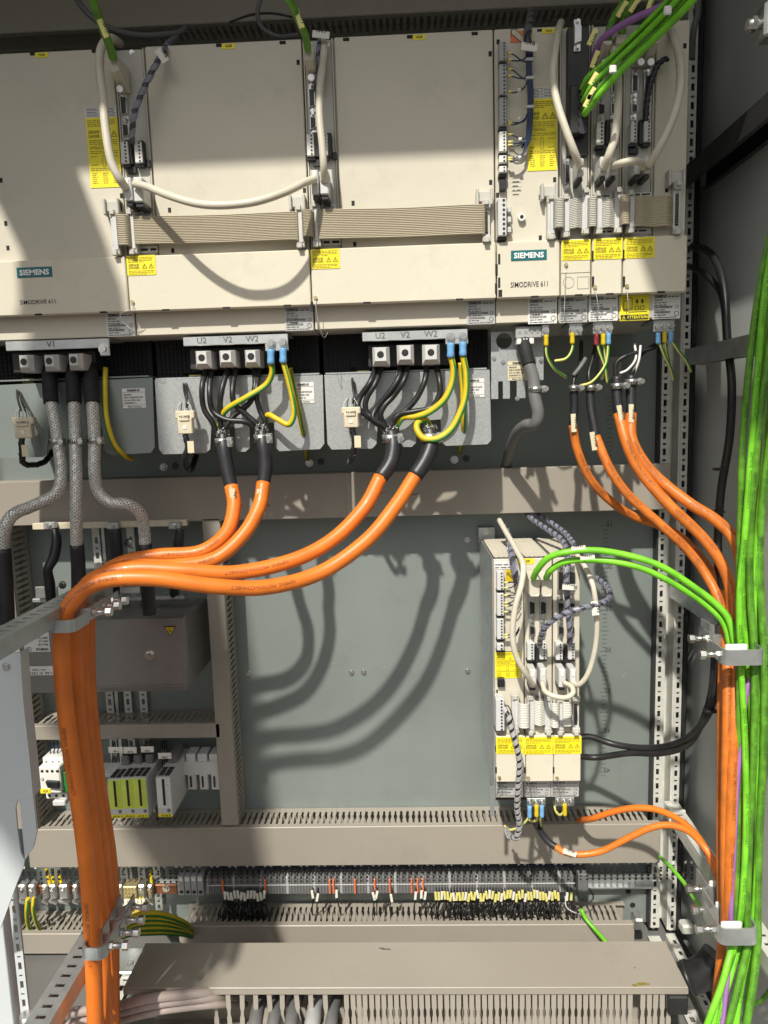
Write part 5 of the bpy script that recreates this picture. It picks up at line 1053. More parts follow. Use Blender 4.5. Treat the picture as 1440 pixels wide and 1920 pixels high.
for y0, y1, n in ((1072, 1107, 6), (1113, 1155, 8), (1161, 1199, 7), (1207, 1220, 2)): term(l1, 932, y0, 945, y1, YL, n, .018, 'plastic_light')
a = R4(933, 1272, 946, 1288, YL-.008); MB().box(a[0], a[1], YL-.010, YL, a[2], a[3], .0008).build('jumper_block', 'black', l1)
term(l1, 930, 1311, 946, 1371, YL, 10, .026, 'plastic_light'); slot(l1, 932, 1296, YL, .003, .006)
for t, x0 in ((l2, 0), (l3, 53.5)):
    dsub(t, 992+x0, 1126 if not x0 else 1128, 1001+x0, 1150, YL); dsub(t, 1013+x0, 1126 if not x0 else 1128, 1022+x0, 1150, YL); dsub(t, 993+x0, 1172, 1001+x0, 1187, YL); dsub(t, 1013+x0, 1172, 1021+x0, 1187, YL)
    term(t, 989+x0, 1206, 1002+x0, 1238, YL, 6, .018, 'plastic_light'); term(t, 1012+x0, 1205, 1025+x0, 1237, YL, 6, .018, 'plastic_light')
    a = R4(1002+x0, 1206, 1012+x0, 1240, YL); MB().box(a[0], a[1], YL-.010, YL, a[2], a[3], .001).build('plug_carrier', 'black', t)
    a = R4(988+x0, 1241, 1007+x0, 1249, YL); MB().box(a[0], a[1], YL-.006, YL, a[2], a[3], .001).build('service_socket', 'black', t)
for k in range(2):
    x0 = (1046, 1067)[k]; dsub(l3, x0, 1070, x0+9, 1104, YL)
a = R4(1003, 1301, 1021, 1310, YL); o = plate_label(l2, 'card_label', *a, YL-.0004, 'label_silver'); MB().text('CN3 1117', a[0]+.001, a[2]+.002, YL-.0013, .004, bold=.02, w=(a[1]-a[0])*.8).build('print', 'ink', o)
for t, px, y0, y1, kw in ((l1, 966, 1301, 1374, {}), (l2, 995, 1302, 1374, {}), (l2, 1028, 1304, 1374, {}), (l3, 1050, 1306, 1374, {}), (l3, 1080, 1304, 1374, dict(pins=True))): header(t, px, y0, y1, YL, **kw)
def rbl(label, a, b, bulge=.0): return rb(label, a, b, 1314, 1360, 1314, 1360, 'ribbon_grey', bulge, YL-.017, 15)
rbl('pale ribbon jumper on the lower group between left and middle units', 970, 992, .014); rbl('pale ribbon piece on the middle lower unit', 999, 1025); rbl('pale ribbon jumper between middle and right lower units', 1031, 1047, .012); rbl('last pale ribbon piece on the right lower unit', 1053, 1072, .006)
YLC = YL-.012
for t, r_ in ((l1, (930, 1382, 982, 1413)), (l2, (983, 1382, 1036, 1414)), (l3, (1037, 1381, 1090, 1413))): warn_small(t, *R4(*r_, YLC), YLC-.0004)
for t, r_ in ((l1, (929, 1464, 974, 1493)), (l2, (983, 1465, 1031, 1493)), (l3, (1033, 1464, 1085, 1493))): type_plate(t, *R4(*r_, YL+.010), YL+.0096)
for t, x, y in ((l1, 936, 1457), (l2, 990, 1458), (l3, 1044, 1458)): q = P(x, y, YLC); MB().cyl((q.x, YLC+.001, q.z), (q.x, YLC-.003, q.z), .003, n=10).build('seal_screw', 'brass', t)
part_tube('seal_wire', ((936, 1458, YLC-.003), (937, 1475, YLC-.004), (930, 1492, YL+.004), (924, 1488, YL+.008)), .0005, 'black', l1, n=5); part_tube('seal_wire', ((990, 1460, YLC-.003), (993, 1480, YLC-.004), (996, 1500, YL+.004), (998, 1515, YL+.008)), .0005, 'steel', l2, n=5); part_tube('seal_wire', ((1044, 1460, YLC-.003), (1049, 1480, YLC-.004), (1050, 1512, YL+.004)), .0005, 'steel', l3, n=5)
for t, x, y in ((l1, 930, 1404), (l1, 930, 1444), (l2, 984, 1406), (l2, 984, 1444), (l3, 1038, 1406), (l3, 1038, 1444)): slot(t, x, y, YLC, .0028, .011, 'hinge_slot')
# below the lower group
for t, r_, n_ in ((l2, (988, 1497, 1023, 1513), 3), (l3, (1041, 1495, 1077, 1512), 3)):
    a = R4(*r_, YL+.012); o = MB().box(a[0], a[1], YL+.012, YL+.015, a[2], a[3], .001).box(a[0], a[1], YL+.015, YL+.07, a[3]-.003, a[3]).build('earth_tab', 'galv', t)
    for k in range(n_): screw(o, a[0]+(a[1]-a[0])*(k+.5)/n_, YL+.012, (a[2]+a[3])/2, .0042, h=.005, name='earth_screw')
a = R4(921, 1496, 1030, 1545, 1.33); MB().box(lx[0]+.004, lx[2]-.004, 1.29, 1.36, ZLB-.035, ZLB-.0005, .002).build('terminal_base', 'black', l1)
a = R4(919, 1475, 927, 1530, YL+.006); MB().box(a[0], a[1], YL+.006, YL+.008, a[2], a[3]).build('hanging_tab', 'galv', l1)
for label, path, lm in (('thin earth wire with left blue lug under the middle lower unit', ((993, 1524, 1.232), (990, 1535, 1.235), (975, 1550, 1.25), (955, 1556, 1.27), (946, 1548, 1.29)), 'lug_blue'), ('thin earth wire with yellow lug under the middle lower unit', ((1006, 1522, 1.232), (1008, 1536, 1.24), (998, 1540, 1.26), (988, 1534, 1.28)), 'yellow'), ('thin earth wire with right blue lug under the middle lower unit', ((1016, 1523, 1.232), (1014, 1538, 1.24), (1016, 1552, 1.29)), 'lug_blue'), ('thin earth wire with yellow lug under the right lower unit', ((1059, 1520, 1.232), (1050, 1528, 1.24), (1042, 1520, 1.26), (1038, 1500, 1.28)), 'yellow')): thin_gy(label, path, lm)
# cables of the lower group
def ivl(label, path, shells, w=11): return ivory(label, path, [(*s, YL) for s in shells], w)
ivl('ivory cable snaking down the left lower unit', ((936, 975, 1.36), (950, 1000, 1.31), (970, 1035, 1.23), (981, 1060, 1.18), (978, 1095, 1.165), (966, 1140, 1.16), (961, 1190, 1.16), (968, 1230, 1.162), (985, 1262, 1.168), (1000, 1285, 1.19)), ((993, 1256, 1006, 1296),))
ivl('ivory cable with white tag bowing right of the lower group', ((1078, 1035, 1.22), (1098, 1065, 1.17), (1112, 1100, 1.15), (1118, 1145, 1.15), (1119, 1190, 1.155), (1112, 1235, 1.16), (1100, 1268, 1.165), (1085, 1284, 1.175), (1074, 1280, 1.19)), ((1069, 1255, 1081, 1292),), 10)
o = band_marker(bpy.data.objects['signal_cable.009'], 1115, 1140, 1.138, .12, 1, 26, 13, 'tag_white', text='-W3')
part_tube('grey_sleeve', ((1105, 1086, 1.158), (1111, 1100, 1.151), (1115, 1118, 1.150)), rpx(11, 1.15), 'grey_cable', bpy.data.objects['signal_cable.009'])
ivl('ivory jumper loop between plugs of the middle and right lower units', ((1017, 1280, 1.185), (1022, 1296, 1.16), (1038, 1305, 1.145), (1060, 1308, 1.145), (1074, 1300, 1.15), (1072, 1288, 1.165), (1058, 1280, 1.185)), ((1013, 1254, 1025, 1294), (1048, 1255, 1061, 1296)), 10)
YH = 1.178
for i, (label, path, hd, tg) in enumerate((('upper of the two bright green cables arching right from the lower group', ((1000, 1084, 1.172), (1008, 1068, 1.155), (1030, 1045, 1.14), (1070, 1034, 1.13), (1120, 1032, 1.125), (1180, 1042, 1.12), (1240, 1062, 1.11), (1300, 1100, 1.10), (1345, 1135, 1.09), (1368, 1165, 1.08), (1378, 1210, 1.07)), (993, 1088, 1012, 1118), (1084, 1027, 1.108, .95, -.12)),
    ('lower of the two bright green cables arching right from the lower group', ((1024, 1084, 1.172), (1032, 1070, 1.155), (1055, 1055, 1.145), (1090, 1050, 1.14), (1150, 1053, 1.13), (1210, 1068, 1.12), (1270, 1098, 1.11), (1325, 1135, 1.10), (1358, 1170, 1.09), (1370, 1215, 1.08)), (1016, 1089, 1035, 1118), (1101, 1045, 1.118, .97, -.1)))):
    t = thing('encoder_cable', label, 'cable', P(*path[-1]), 'green encoder cables'); part_tube('jacket', path, rpx(12.5, 1.13), 'green', t, n=12)
    x0, y0, x1, y1 = hd; a = R4(x0, y0, x1, y1, YH); f = [(a[0], YH+.002, a[2]+.003), (a[0]+.002, YH, a[2]), (a[1]-.002, YH, a[2]), (a[1], YH+.002, a[2]+.003), (a[1], YH+.002, a[3]), (a[0], YH+.002, a[3])]
    MB().loft(f, [(x, YL-.004, z-(.004 if k < 4 else -.006)) for k, (x, y, z) in enumerate(f)]).build('plug_hood', 'hood', t); band_marker(t, *tg, 28, 7, 'tag_white', text='-W21')
wrap_cable('blue wrapped bundle slanting down to the left lower unit terminals', ((948, 990, 1.38), (956, 1015, 1.30), (958, 1035, 1.24), (962, 1055, 1.20), (966, 1075, 1.195), (968, 1090, 1.20)), 13, 8)
wrap_cable('grey spiral wrapped bundle rising behind the lower group', ((985, 960, 1.42), (1000, 975, 1.38), (1030, 995, 1.32), (1055, 1015, 1.27), (1064, 1045, 1.22), (1062, 1080, 1.20), (1064, 1130, 1.198), (1068, 1180, 1.198), (1067, 1205, 1.205)), 10, 20, (1068, 1100, 1.178, .05, 28, 11), text='-W22')
wrap_cable('second spiral wrapped bundle above the vent grille of the lower group', ((1005, 962, 1.42), (1030, 978, 1.38), (1060, 1000, 1.32), (1080, 1025, 1.25)), 9, 10)
wrap_cable('spiral wrapped bundle stretching right over the lower drives', ((1012, 1210, 1.20), (1015, 1190, 1.17), (1030, 1168, 1.15), (1060, 1150, 1.14), (1100, 1138, 1.135), (1130, 1130, 1.15), (1144, 1118, 1.19), (1138, 1100, 1.24), (1120, 1085, 1.28)), 9, 20)
wrap_cable('long spiral wrapped bundle hanging down over the left lower cover', ((946, 1330, 1.205), (954, 1345, 1.195), (960, 1368, 1.19), (968, 1395, 1.185), (974, 1430, 1.185), (972, 1470, 1.19), (970, 1515, 1.20), (974, 1545, 1.21), (968, 1570, 1.22), (956, 1568, 1.24), (950, 1555, 1.28)), 10.5, 24, core='black', wrapm='plastic_grey')
for i, (y0, ty) in enumerate(((1095, 1092), (1100, 1102), (1118, 1116), (1126, 1130), (1134, 1136), (1146, 1147), (1192, 1190), (1196, 1195))): 
    t = thing('terminal_wire', ('topmost thin wire of the left lower unit plugs', 'second thin wire of the left lower unit plugs', 'third thin wire of the left lower unit plugs', 'fourth thin wire of the left lower unit plugs', 'fifth thin wire of the left lower unit plugs', 'sixth thin wire of the left lower unit plugs', 'seventh thin wire of the left lower unit plugs', 'lowest thin wire of the left lower unit plugs')[i], 'wire', P(947, ty, 1.21), 'thin wires at the lower unit plugs')
    part_tube('jacket', ((947, ty, 1.213), (957, ty, 1.208), (967, y0-4, 1.206), (974, y0-16, 1.206)), .0011, 'blue_wire', t, n=5); c = P(950, ty, 1.211); MB().cyl(c+Vector((-.004, 0, 0)), c+Vector((.004, 0, 0)), .0017, n=7).build('wire_ferrule', 'tag_yellow', t)
for i, y in enumerate((1322, 1334, 1346, 1358)): cable('terminal_wire', ('top', 'second', 'third', 'lowest')[i]+' dark wire entering the long terminal plug of the lower group', 'wire', ((947, y, 1.202), (953, y+2, 1.20), (958, y+12, 1.198), (962, y+30, 1.196)), .0011, 'black', 'dark wires at the long lower plug', n=5)
# slim orange motor cables of the lower group
t = thing('motor_cable', 'slim orange cable with black sleeve dipping below the lower drives', 'cable', P(1360, 1640, 1.10), 'slim orange motor cables of the lower group')
part_tube('black_sleeve', ((1005, 1545, 1.30), (1015, 1562, 1.27), (1030, 1580, 1.25), (1045, 1590, 1.24)), rpx(14, 1.26), 'shrink', t); part_tube('jacket', ((1042, 1588, 1.24), (1060, 1598, 1.23), (1090, 1602, 1.225), (1130, 1595, 1.22), (1180, 1570, 1.21), (1220, 1552, 1.20), (1255, 1547, 1.19), (1290, 1558, 1.17), (1318, 1585, 1.14), (1340, 1620, 1.12), (1350, 1660, 1.10)), rpx(13, 1.2), 'orange', t, n=12); band_marker(t, 1068, 1598, 1.212, .95, .3, 26, 9, 'tag_white', text='-W30')
t = thing('motor_cable', 'slim orange cable rising over the duct fingers beside the lower drives', 'cable', P(1350, 1600, 1.10), 'slim orange motor cables of the lower group')
part_tube('jacket', ((1085, 1538, 1.36), (1110, 1535, 1.30), (1150, 1522, 1.27), (1190, 1515, 1.25), (1230, 1518, 1.23), (1270, 1535, 1.20), (1300, 1560, 1.17), (1325, 1595, 1.14), (1345, 1640, 1.11)), rpx(13, 1.22), 'orange', t, n=12)
# black cables to the lower group
cable('feed_cable', 'upper black feed cable sweeping from the clamp to the right lower unit', 'cable', ((1352, 1215, 1.13), (1345, 1270, 1.13), (1332, 1330, 1.14), (1300, 1375, 1.17), (1255, 1398, 1.22), (1200, 1402, 1.26), (1150, 1395, 1.29), (1110, 1382, 1.30), (1085, 1382, 1.30)), rpx(13, 1.2), 'black')
cable('feed_cable', 'lower black feed cable sweeping from the clamp to the right lower unit', 'cable', ((1340, 1225, 1.15), (1335, 1290, 1.15), (1320, 1345, 1.16), (1290, 1395, 1.19), (1240, 1412, 1.23), (1180, 1412, 1.27), (1120, 1420, 1.30), (1085, 1418, 1.30)), rpx(13, 1.2), 'black')
# ---------------------------------------------------------------- left-hand section
t = thing('support_rail', 'pair of slotted upright strips behind the input modules', 'rail', P(230, 1690, YP-.01))
for px in (199, 233, 262):
    x0 = P(px, 1310, YP-.01).x; m_ = MB(); ladder(m_, x0, x0+.016, P(230, 1700, YP).z, P(230, 975, YP).z, vput(m_, YP-.012, YP-.0105)); m_.build('slotted_strip', 'rail', t)
x0 = P(222, 1310, YP-.01).x; MB().box(x0-.003, x0+.003, YP-.020, YP-.010, P(230, 1700, YP).z, P(230, 975, YP).z).build('bright_edge', 'steel', t)
# brake resistor unit
YR = 1.275
a = R4(42, 1168, 345, 1298, 1.295); t = thing('resistor_unit', 'grey steel resistor unit behind the orange cables with warning triangle', 'resistor', ((a[0]+a[1])/2, 1.38, a[2]))
MB().box(a[0], a[1], 1.295, YP-.004, a[2], a[3], .002).build('body', 'steel_grey', t)
c = R4(170, 1161, 346, 1288, YR); cv = MB().box(c[0], c[1], YR, YR+.0015, c[2], c[3], .0005).box(c[0], c[0]+.0015, YR+.0015, 1.2945, c[2], c[3]).box(c[1]-.0015, c[1], YR+.0015, 1.2945, c[2], c[3]).box(c[0]+.0015, c[1]-.0015, YR+.0015, 1.2945, c[3]-.0015, c[3]).box(c[0]+.0015, c[1]-.0015, YR-.002, YR, c[2], c[2]+.003)
cv.build('front_cover', 'steel_grey', t)
q = P(281, 1228, YR); screw(t, q.x, YR, q.z, .0075, True, h=.008, name='cover_bolt')
q = P(319, 1183, YR); h = .019; tri = lambda s, y: MB().add([(q.x-s*.62, y, q.z+s*.5), (q.x+s*.62, y, q.z+s*.5), (q.x, y, q.z-s*.5)], [(0, 1, 2)])
o = tri(h, YR-.0006).build('warning_sticker', 'ink', t); tri(h*.78, YR-.0009).build('yellow_field', 'yellow', o); MB().tri_sign(q.x, q.z-.001, YR-.0012, .006).build('hot_symbol', 'ink', o)
def upside(t_, r_, lines, Y):
    b = R4(*r_, Y); o = plate_label(t_, 'maker_label', *b, Y-.0004, 'label_white'); w, h = b[1]-b[0], b[3]-b[2]; p = MB()
    for s, fx, fz, fh, fw in lines: p.text(s, b[1]-w*fx, b[2]+h*fz, Y-.0013, h*fh, w*fw, rot=math.pi, bold=.02)
    p.build('print', 'ink', o)
upside(t, (45, 1186, 93, 1222), (('SIEMENS', .05, .20, .14, .5), ('CE', .72, .25, .20, .16), ('Made in EU', .05, .42, .11, .4), ('6SN1113', .05, .60, .11, .35), ('0000 1321', .05, .78, .11, .4)), 1.295)
upside(t, (50, 1249, 102, 1266), (('1.66  S: 1321', .06, .35, .26, .80), ('f-Nr. 110454', .30, .70, .18, .5)), 1.295)
# bus bar holder above it
YB = 1.36
t = thing('busbar', 'pale bus bar strip with three lug clamps behind the braided cables', 'busbar', P(210, 990, YB)); a = R4(60, 978, 350, 990, YB); MB().box(a[0], a[1], YB, YB+.012, a[2], a[3], .001).build('bar', 'nylon', t)
for px in (98, 216, 332):
    b = R4(px-16, 979, px+6, 992, YB-.01); o = MB().box(b[0], b[1], YB-.012, YB-.0005, b[2], b[3], .001).build('lug_clamp', 'galv', t); screw(o, (b[0]+b[1])/2, YB-.012, (b[2]+b[3])/2, .004, True, h=.005)
for label, pth, w in (('crumpled black sleeved cable hanging at the left of the orange bundle', ((103, 992, 1.34), (106, 1015, 1.33), (101, 1045, 1.32), (90, 1068, 1.31), (93, 1095, 1.32), (96, 1130, 1.34)), 19), ('black sleeved cable dropping behind the middle braided cable', ((217, 992, 1.34), (219, 1030, 1.34), (217, 1080, 1.35), (214, 1115, 1.37)), 22), ('black sleeved cable dropping behind the orange bend', ((338, 992, 1.34), (335, 1020, 1.34), (330, 1060, 1.35), (326, 1120, 1.38)), 20)):
    rr = [rpx(w*f, 1.33) for f in (.85, 1, 1.05, .9, 1.1, 1)[:len(pth)]]; o = MB().tube(pts(*pth), rr, n=12, res=7).build('sleeved_cable', 'shrink'); tag(o, label, 'cable', 'black sleeved cables')
t = thing('terminal_bracket', 'bright bent steel bracket above the resistor unit', 'bracket', P(180, 1122, 1.36))
for r_ in ((66, 1100, 108, 1122), (168, 1100, 205, 1117), (228, 1100, 262, 1113)): b = R4(*r_, 1.36); MB().box(b[0], b[1], 1.36, 1.364, b[2], b[3], .001).build('plate', 'steel', t)
b = R4(60, 1120, 345, 1127, 1.37); MB().box(b[0], b[1], 1.37, 1.40, b[2], b[3], .001).build('shelf', 'galv', t)
for px, py in ((116, 1097), (240, 1018)): q = P(px, py, 1.36); screw(t, q.x, 1.362, q.z, .006, True, h=.006)
# motor protection switch
YK = 1.36
t = thing('motor_switch', 'white motor protection switch with black toggle beside the orange cables', 'switch', P(98, 1500, YK))
b = R4(73, 1438, 113, 1488, YK); MB().box(b[0], b[1], YK, YP-.01, b[2], b[3], .0025).build('body', 'plastic_white', t)
for r_, yy in (((80, 1420, 119, 1440), YK+.02), ((86, 1487, 126, 1498), YK+.02)): c = R4(*r_, yy); MB().box(c[0], c[1], yy, YP-.01, c[2], c[3], .0015).build('terminal_row', 'plastic_white', t)
g = MB()
for k in range(4): q = P(79+k*9.5, 1446, YK); g.cyl((q.x, YK-.0005, q.z), (q.x, YK+.001, q.z), .0030, n=10)
for k in range(3): q = P(93+k*13, 1492, YK+.02); g.cyl((q.x, YK+.0195, q.z), (q.x, YK+.022, q.z), .0032, n=10)
for k in range(3): q = P(87+k*12, 1430, YK+.02); g.cyl((q.x, YK+.0195, q.z), (q.x, YK+.022, q.z), .0032, n=10)
g.build('terminal_holes', 'black', t); c = R4(89, 1462, 112, 1476, YK); MB().prism([(c[0], c[3]), (c[1], c[3]-.002), (c[1], c[2]), (c[0]+.004, c[2]+.003)], YK-.008, YK).build('toggle', 'black', t)
q = P(79, 1459, YK); MB().cyl((q.x, YK-.003, q.z), (q.x, YK, q.z), .003, n=12).build('dial', 'plastic_light', t); name_tag(t, 76, 1479, 95, 1487, YK, '-Q1'); c = R4(114, 1448, 126, 1486, YK+.01); MB().box(c[0], c[1], YK+.01, YP-.01, c[2], c[3], .001).build('auxiliary_block', 'pcb_green', t)
for i, px in enumerate((94, 101, 108)): cable('switch_wire', ('first', 'second', 'third')[i]+' blue wire entering the top of the motor switch', 'wire', ((px, 1392, 1.42), (px+1, 1405, 1.40), (px-1, 1420, 1.395)), .0013, 'blue_wire', 'blue wires of the motor switch', n=6)
c = R4(98, 1502, 122, 1512, YK+.01); t = tag(MB().box(c[0], c[1], YK+.01, YK+.03, c[2], c[3], .002).build('wire_tag', 'plastic_light'), 'pale clip hanging below the motor switch', 'clip')
# input modules
t = thing('mounting_rail', 'grey top hat rail carrying the input modules', 'rail', P(300, 1450, 1.45)); b = R4(180, 1425, 422, 1452, 1.45); MB().box(b[0], b[1], 1.447, 1.449, b[2], b[3]).box(b[0], b[1], 1.440, 1.447, b[3]-.002, b[3]).box(b[0], b[1], 1.440, 1.447, b[2], b[2]+.002).build('rail_profile', 'galv', t)
YI = 1.315
def io(label, x0, x1, y0, y1, green_face, tagpos, tx):
    b = R4(x0, y0, x1, y1, YI); w, h = b[1]-b[0], b[3]-b[2]; t = thing('input_module', label, 'input module', ((b[0]+b[1])/2, 1.38, b[2]), 'small input modules')
    MB().box(b[0], b[1]-.0006, YI, 1.44, b[2], b[3], .0012).build('body', 'plastic_light', t); m = 'io_green' if green_face else 'label_white'  # the front label's own colour
    o = plate_label(t, 'front_label', b[0]+.0012, b[1]-.0016, b[2]+h*.24, b[3]-h*.02, YI-.0004, m); p = MB().rect(b[0]+w*.42, b[0]+w*.60, b[2]+h*.30, b[3]-h*.04, YI-.0013); p.build('lamp_strip', 'ink', o)
    p = MB(); [p.rect(b[0]+w*.64, b[1]-w*.1, b[2]+h*(.28+.06*k), b[2]+h*(.287+.06*k), YI-.0013) for k in range(12)]; p.build('lines', 'ink_brown', o)
    MB().cyl((b[0]+w*.75, YI-.0012, b[2]+h*.17), (b[0]+w*.75, YI, b[2]+h*.17), .0035, n=12).build('key_disc', 'grey_cable', t); o = plate_label(t, 'name_tag', b[0]+.001, b[1]-.0016, b[2]+.0006, b[2]+h*.09, YI-.0004, 'label_yellow'); MB().text('-'+tx, (b[0]+b[1])/2, b[2]+h*.025, YI-.0013, h*.05, w*.7, bold=.02, align='C').build('print', 'ink', o)
    g = MB()
    for k in range(3):
        for j in range(2): g.box(b[0]+w*(.12+.42*j), b[0]+w*(.45+.42*j), YI+.006+.012*k, YI+.015+.012*k, b[3]-.002, b[3]+.0016, .0004)
    g.build('terminal_openings', 'black', t); MB().box(b[0]+w*.2, b[1]-w*.2, 1.37, 1.42, b[3], b[3]+.020, .003).build('plug', 'grey_cable', t)
    c = R4(*tagpos, 1.36); o = MB().box(c[0], c[1], 1.36, 1.362, c[2], c[3], .0006).build('wire_tag', 'tag_white', t); MB().text('-W'+tx[-2:], (c[0]+c[1])/2, c[2]+.002, 1.3592, .004, align='C', bold=.02).build('print', 'ink', o)
    for k in range(3): part_tube('lead', ((tagpos[0]+8+k*4, 1388, 1.42), (tagpos[0]+9+k*4, tagpos[1]-3, 1.375), (tagpos[0]+8+k*4, tagpos[3]+18, 1.38)), .0013, 'black', t, n=5)
io('first input module with bright green front beside the orange cables', 204, 230, 1461, 1534, True, (203, 1401, 230, 1412), 'A16.1')
io('second green input module of the three close together', 228, 254, 1459, 1533, True, (231, 1401, 256, 1413), 'A16.2'); io('third green input module of the three close together', 251, 277, 1458, 1533, True, (264, 1400, 288, 1411), 'A16.3')
io('lone input module with white front apart from the others', 294, 322, 1457, 1532, False, (296, 1412, 321, 1423), 'A16.5')
t = thing('bus_coupler', 'pale row of empty module sockets next to the white input module', 'socket', P(380, 1480, 1.42))
b = R4(340, 1430, 410, 1454, 1.40); MB().box(b[0], b[1], 1.40, 1.44, b[2], b[3], .002).build('carrier', 'plastic_light', t)
for k in range(3):
    c = R4(352+k*22, 1452, 368+k*22, 1481, 1.40); o = MB().box(c[0], c[1], 1.40, 1.44, c[2], c[3], .0015).build('socket', 'plastic_light', t); MB().box(c[0]+.005, c[0]+.009, 1.3992, 1.402, c[2]+.006, c[3]-.004).build('contact_slot', 'black', o)
    c = R4(348+k*22, 1414, 366+k*22, 1431, 1.405); MB().box(c[0], c[1], 1.405, 1.44, c[2], c[3], .0015).build('top_latch', 'plastic_light', t)
# ---------------------------------------------------------------- earth bar
YE = 1.40
t = thing('earth_bar', 'copper earth bar with shiny clamps at the lower left', 'earth bar', P(180, 1690, YE)); b = R4(30, 1660, 332, 1677, YE+.008); MB().box(b[0], b[1], YE+.008, YE+.014, b[2], b[3], .001).build('bar', 'copper', t)
q = P(309, 1670, YE); screw(t, q.x, YE+.008, q.z, .006, True, h=.005)
for x0, x1, m in ((36, 51, 'galv'), (55, 68, 'galv'), (80, 92, 'steel'), (94, 108, 'steel'), (112, 130, 'steel'), (138, 148, 'steel'), (221, 232, 'steel'), (260, 274, 'steel'), (278, 288, 'steel')):
    c = R4(x0, 1657, x1, 1684, YE); o = MB().box(c[0], c[1], YE-.006, YE+.020, c[2], c[3], .003).build('wire_clamp', m, t); screw(o, (c[0]+c[1])/2, YE-.006, c[3]-.010, .0042, h=.004); MB().prism([(c[0], c[2]+.001), (c[1], c[2]-.006), (c[1], c[2]-.009), (c[0], c[2]-.004)], YE-.010, YE+.002).build('clamp_lip', m, o)
c = R4(234, 1658, 259, 1680, YE); o = MB().box(c[0], c[1], YE-.008, YE+.020, c[2], c[3], .001).build('brass_block', 'brass', t)
for k in range(4):
    for j in range(3): screw(o, c[0]+(c[1]-c[0])*(k+.5)/4, YE-.008, c[2]+(c[3]-c[2])*(j+.5)/3, .0022, h=.002, m='brass')
for i, (label, pth, w) in enumerate((('yellow earth wire curving into the short left duct', ((63, 1682, 1.38), (62, 1705, 1.375), (68, 1730, 1.39), (76, 1745, 1.41)), 8), ('shaded earth wire beside the yellow one at the left edge', ((52, 1684, 1.38), (50, 1710, 1.38), (53, 1735, 1.40), (60, 1748, 1.42)), 9), ('earth wire above the bar under the wide duct, first of a pair', ((87, 1630, 1.44), (90, 1645, 1.42), (94, 1660, 1.40)), 7), ('earth wire above the bar under the wide duct, second of a pair', ((98, 1630, 1.44), (99, 1645, 1.42), (101, 1660, 1.40)), 7), ('single earth wire above the third clamp', ((110, 1632, 1.44), (112, 1645, 1.42), (116, 1660, 1.40)), 6), ('earth wire dropping to the clamp beside the copper end', ((283, 1630, 1.44), (284, 1645, 1.42), (284, 1660, 1.40)), 7),
    ('top wire of the yellow green bundle beside the clamps', ((245, 1686, 1.385), (258, 1705, 1.36), (262, 1722, 1.30), (240, 1735, 1.22), (222, 1745, 1.17)), 5))): gy_wire(label, pth, w)
for k, (dy, w) in enumerate(((0, 12), (9, 11), (18, 11), (27, 12), (36, 10))): gy_wire(('uppermost', 'second', 'middle', 'fourth', 'lowest')[k]+' fat earth wire of the bundle bending away beside the clamps', ((228, 1738+dy*.5, 1.18), (245, 1722+dy*.8, 1.20), (275, 1713+dy, 1.24), (310, 1716+dy*.9, 1.28), (345, 1730+dy*.6, 1.34), (360, 1745+dy*.3, 1.40)), w)
for k, px in enumerate((236, 243, 249, 255, 262, 268)):
    t = gy_wire(('first', 'second', 'third', 'fourth', 'fifth', 'sixth')[k]+' thin earth wire below the brass block, counted from the orange cables', ((px, 1682, 1.395), (px+4, 1700, 1.39), (px+10, 1718, 1.36), (px+20, 1735, 1.33)), 5); band_marker(t, px+2, 1694, 1.385, .2, 1, 18, 7, 'tag_white', text='-1')
# ---------------------------------------------------------------- terminal strip
YX = 1.408
b = R4(330, 1646, 1222, 1676, YX); t = thing('mounting_rail', 'long steel rail under the terminal strip', 'rail', P(780, 1676, YP)); c = R4(300, 1640, 1222, 1664, YP-.02); MB().box(c[0], c[1], YP-.0225, YP-.0205, c[2], c[3]).box(c[0], c[1], YP-.030, YP-.0225, c[3]-.003, c[3]).box(c[0], c[1], YP-.030, YP-.0225, c[2], c[2]+.003).build('rail_profile', 'galv', t)
t = thing('terminal_strip', 'long strip of small grey terminals with orange jumpers', 'terminal strip', ((b[0]+b[1])/2, YX, b[2])); zt_, zb_ = P(700, 1640, YX).z, P(700, 1678, YX).z
def tmk(mb):
    mb.box(-.0029, .0029, 0, .040, -.020, .018, .0006)
def tmp(mb):
    for z in (-.012, -.004, .006, .012): mb.box(-.0019, .0019, -.0004, .002, z-.0018, z+.0018)
x = P(388, 1660, YX).x; xe = P(1078, 1660, YX).x; k = 0; zc_ = (zt_+zb_)/2
while x < xe:
    o = inst('terminal', 'terminal', tmk, 'grey_cable' if k % 9 else 'plastic_grey', t, (x, YX, zc_)); inst('tholes', 'clamp_openings', tmp, 'black', o, (x, YX, zc_))
    if k % 3 != 1: inst('tmark', 'marker', lambda mb: mb.box(-.0024, .0024, 0, .001, 0, .006), 'plastic_white', o, (x, YX+.004, zc_+.0185))
    x += .0064; k += 1
for px in (419, 498, 619, 626, 666, 703, 731, 772, 783, 793): q = P(px, 1660, YX); MB().box(q.x-.0016, q.x+.0016, YX-.006, YX-.0005, zc_-.016, zc_+.016, .0005).build('orange_jumper', 'orange_clip', t)
MB().box(P(388, 1660, YX).x, xe, YX-.0012, YX-.0006, zc_+.0005, zc_+.0025).build('bridge_bar', 'plastic_light', t)
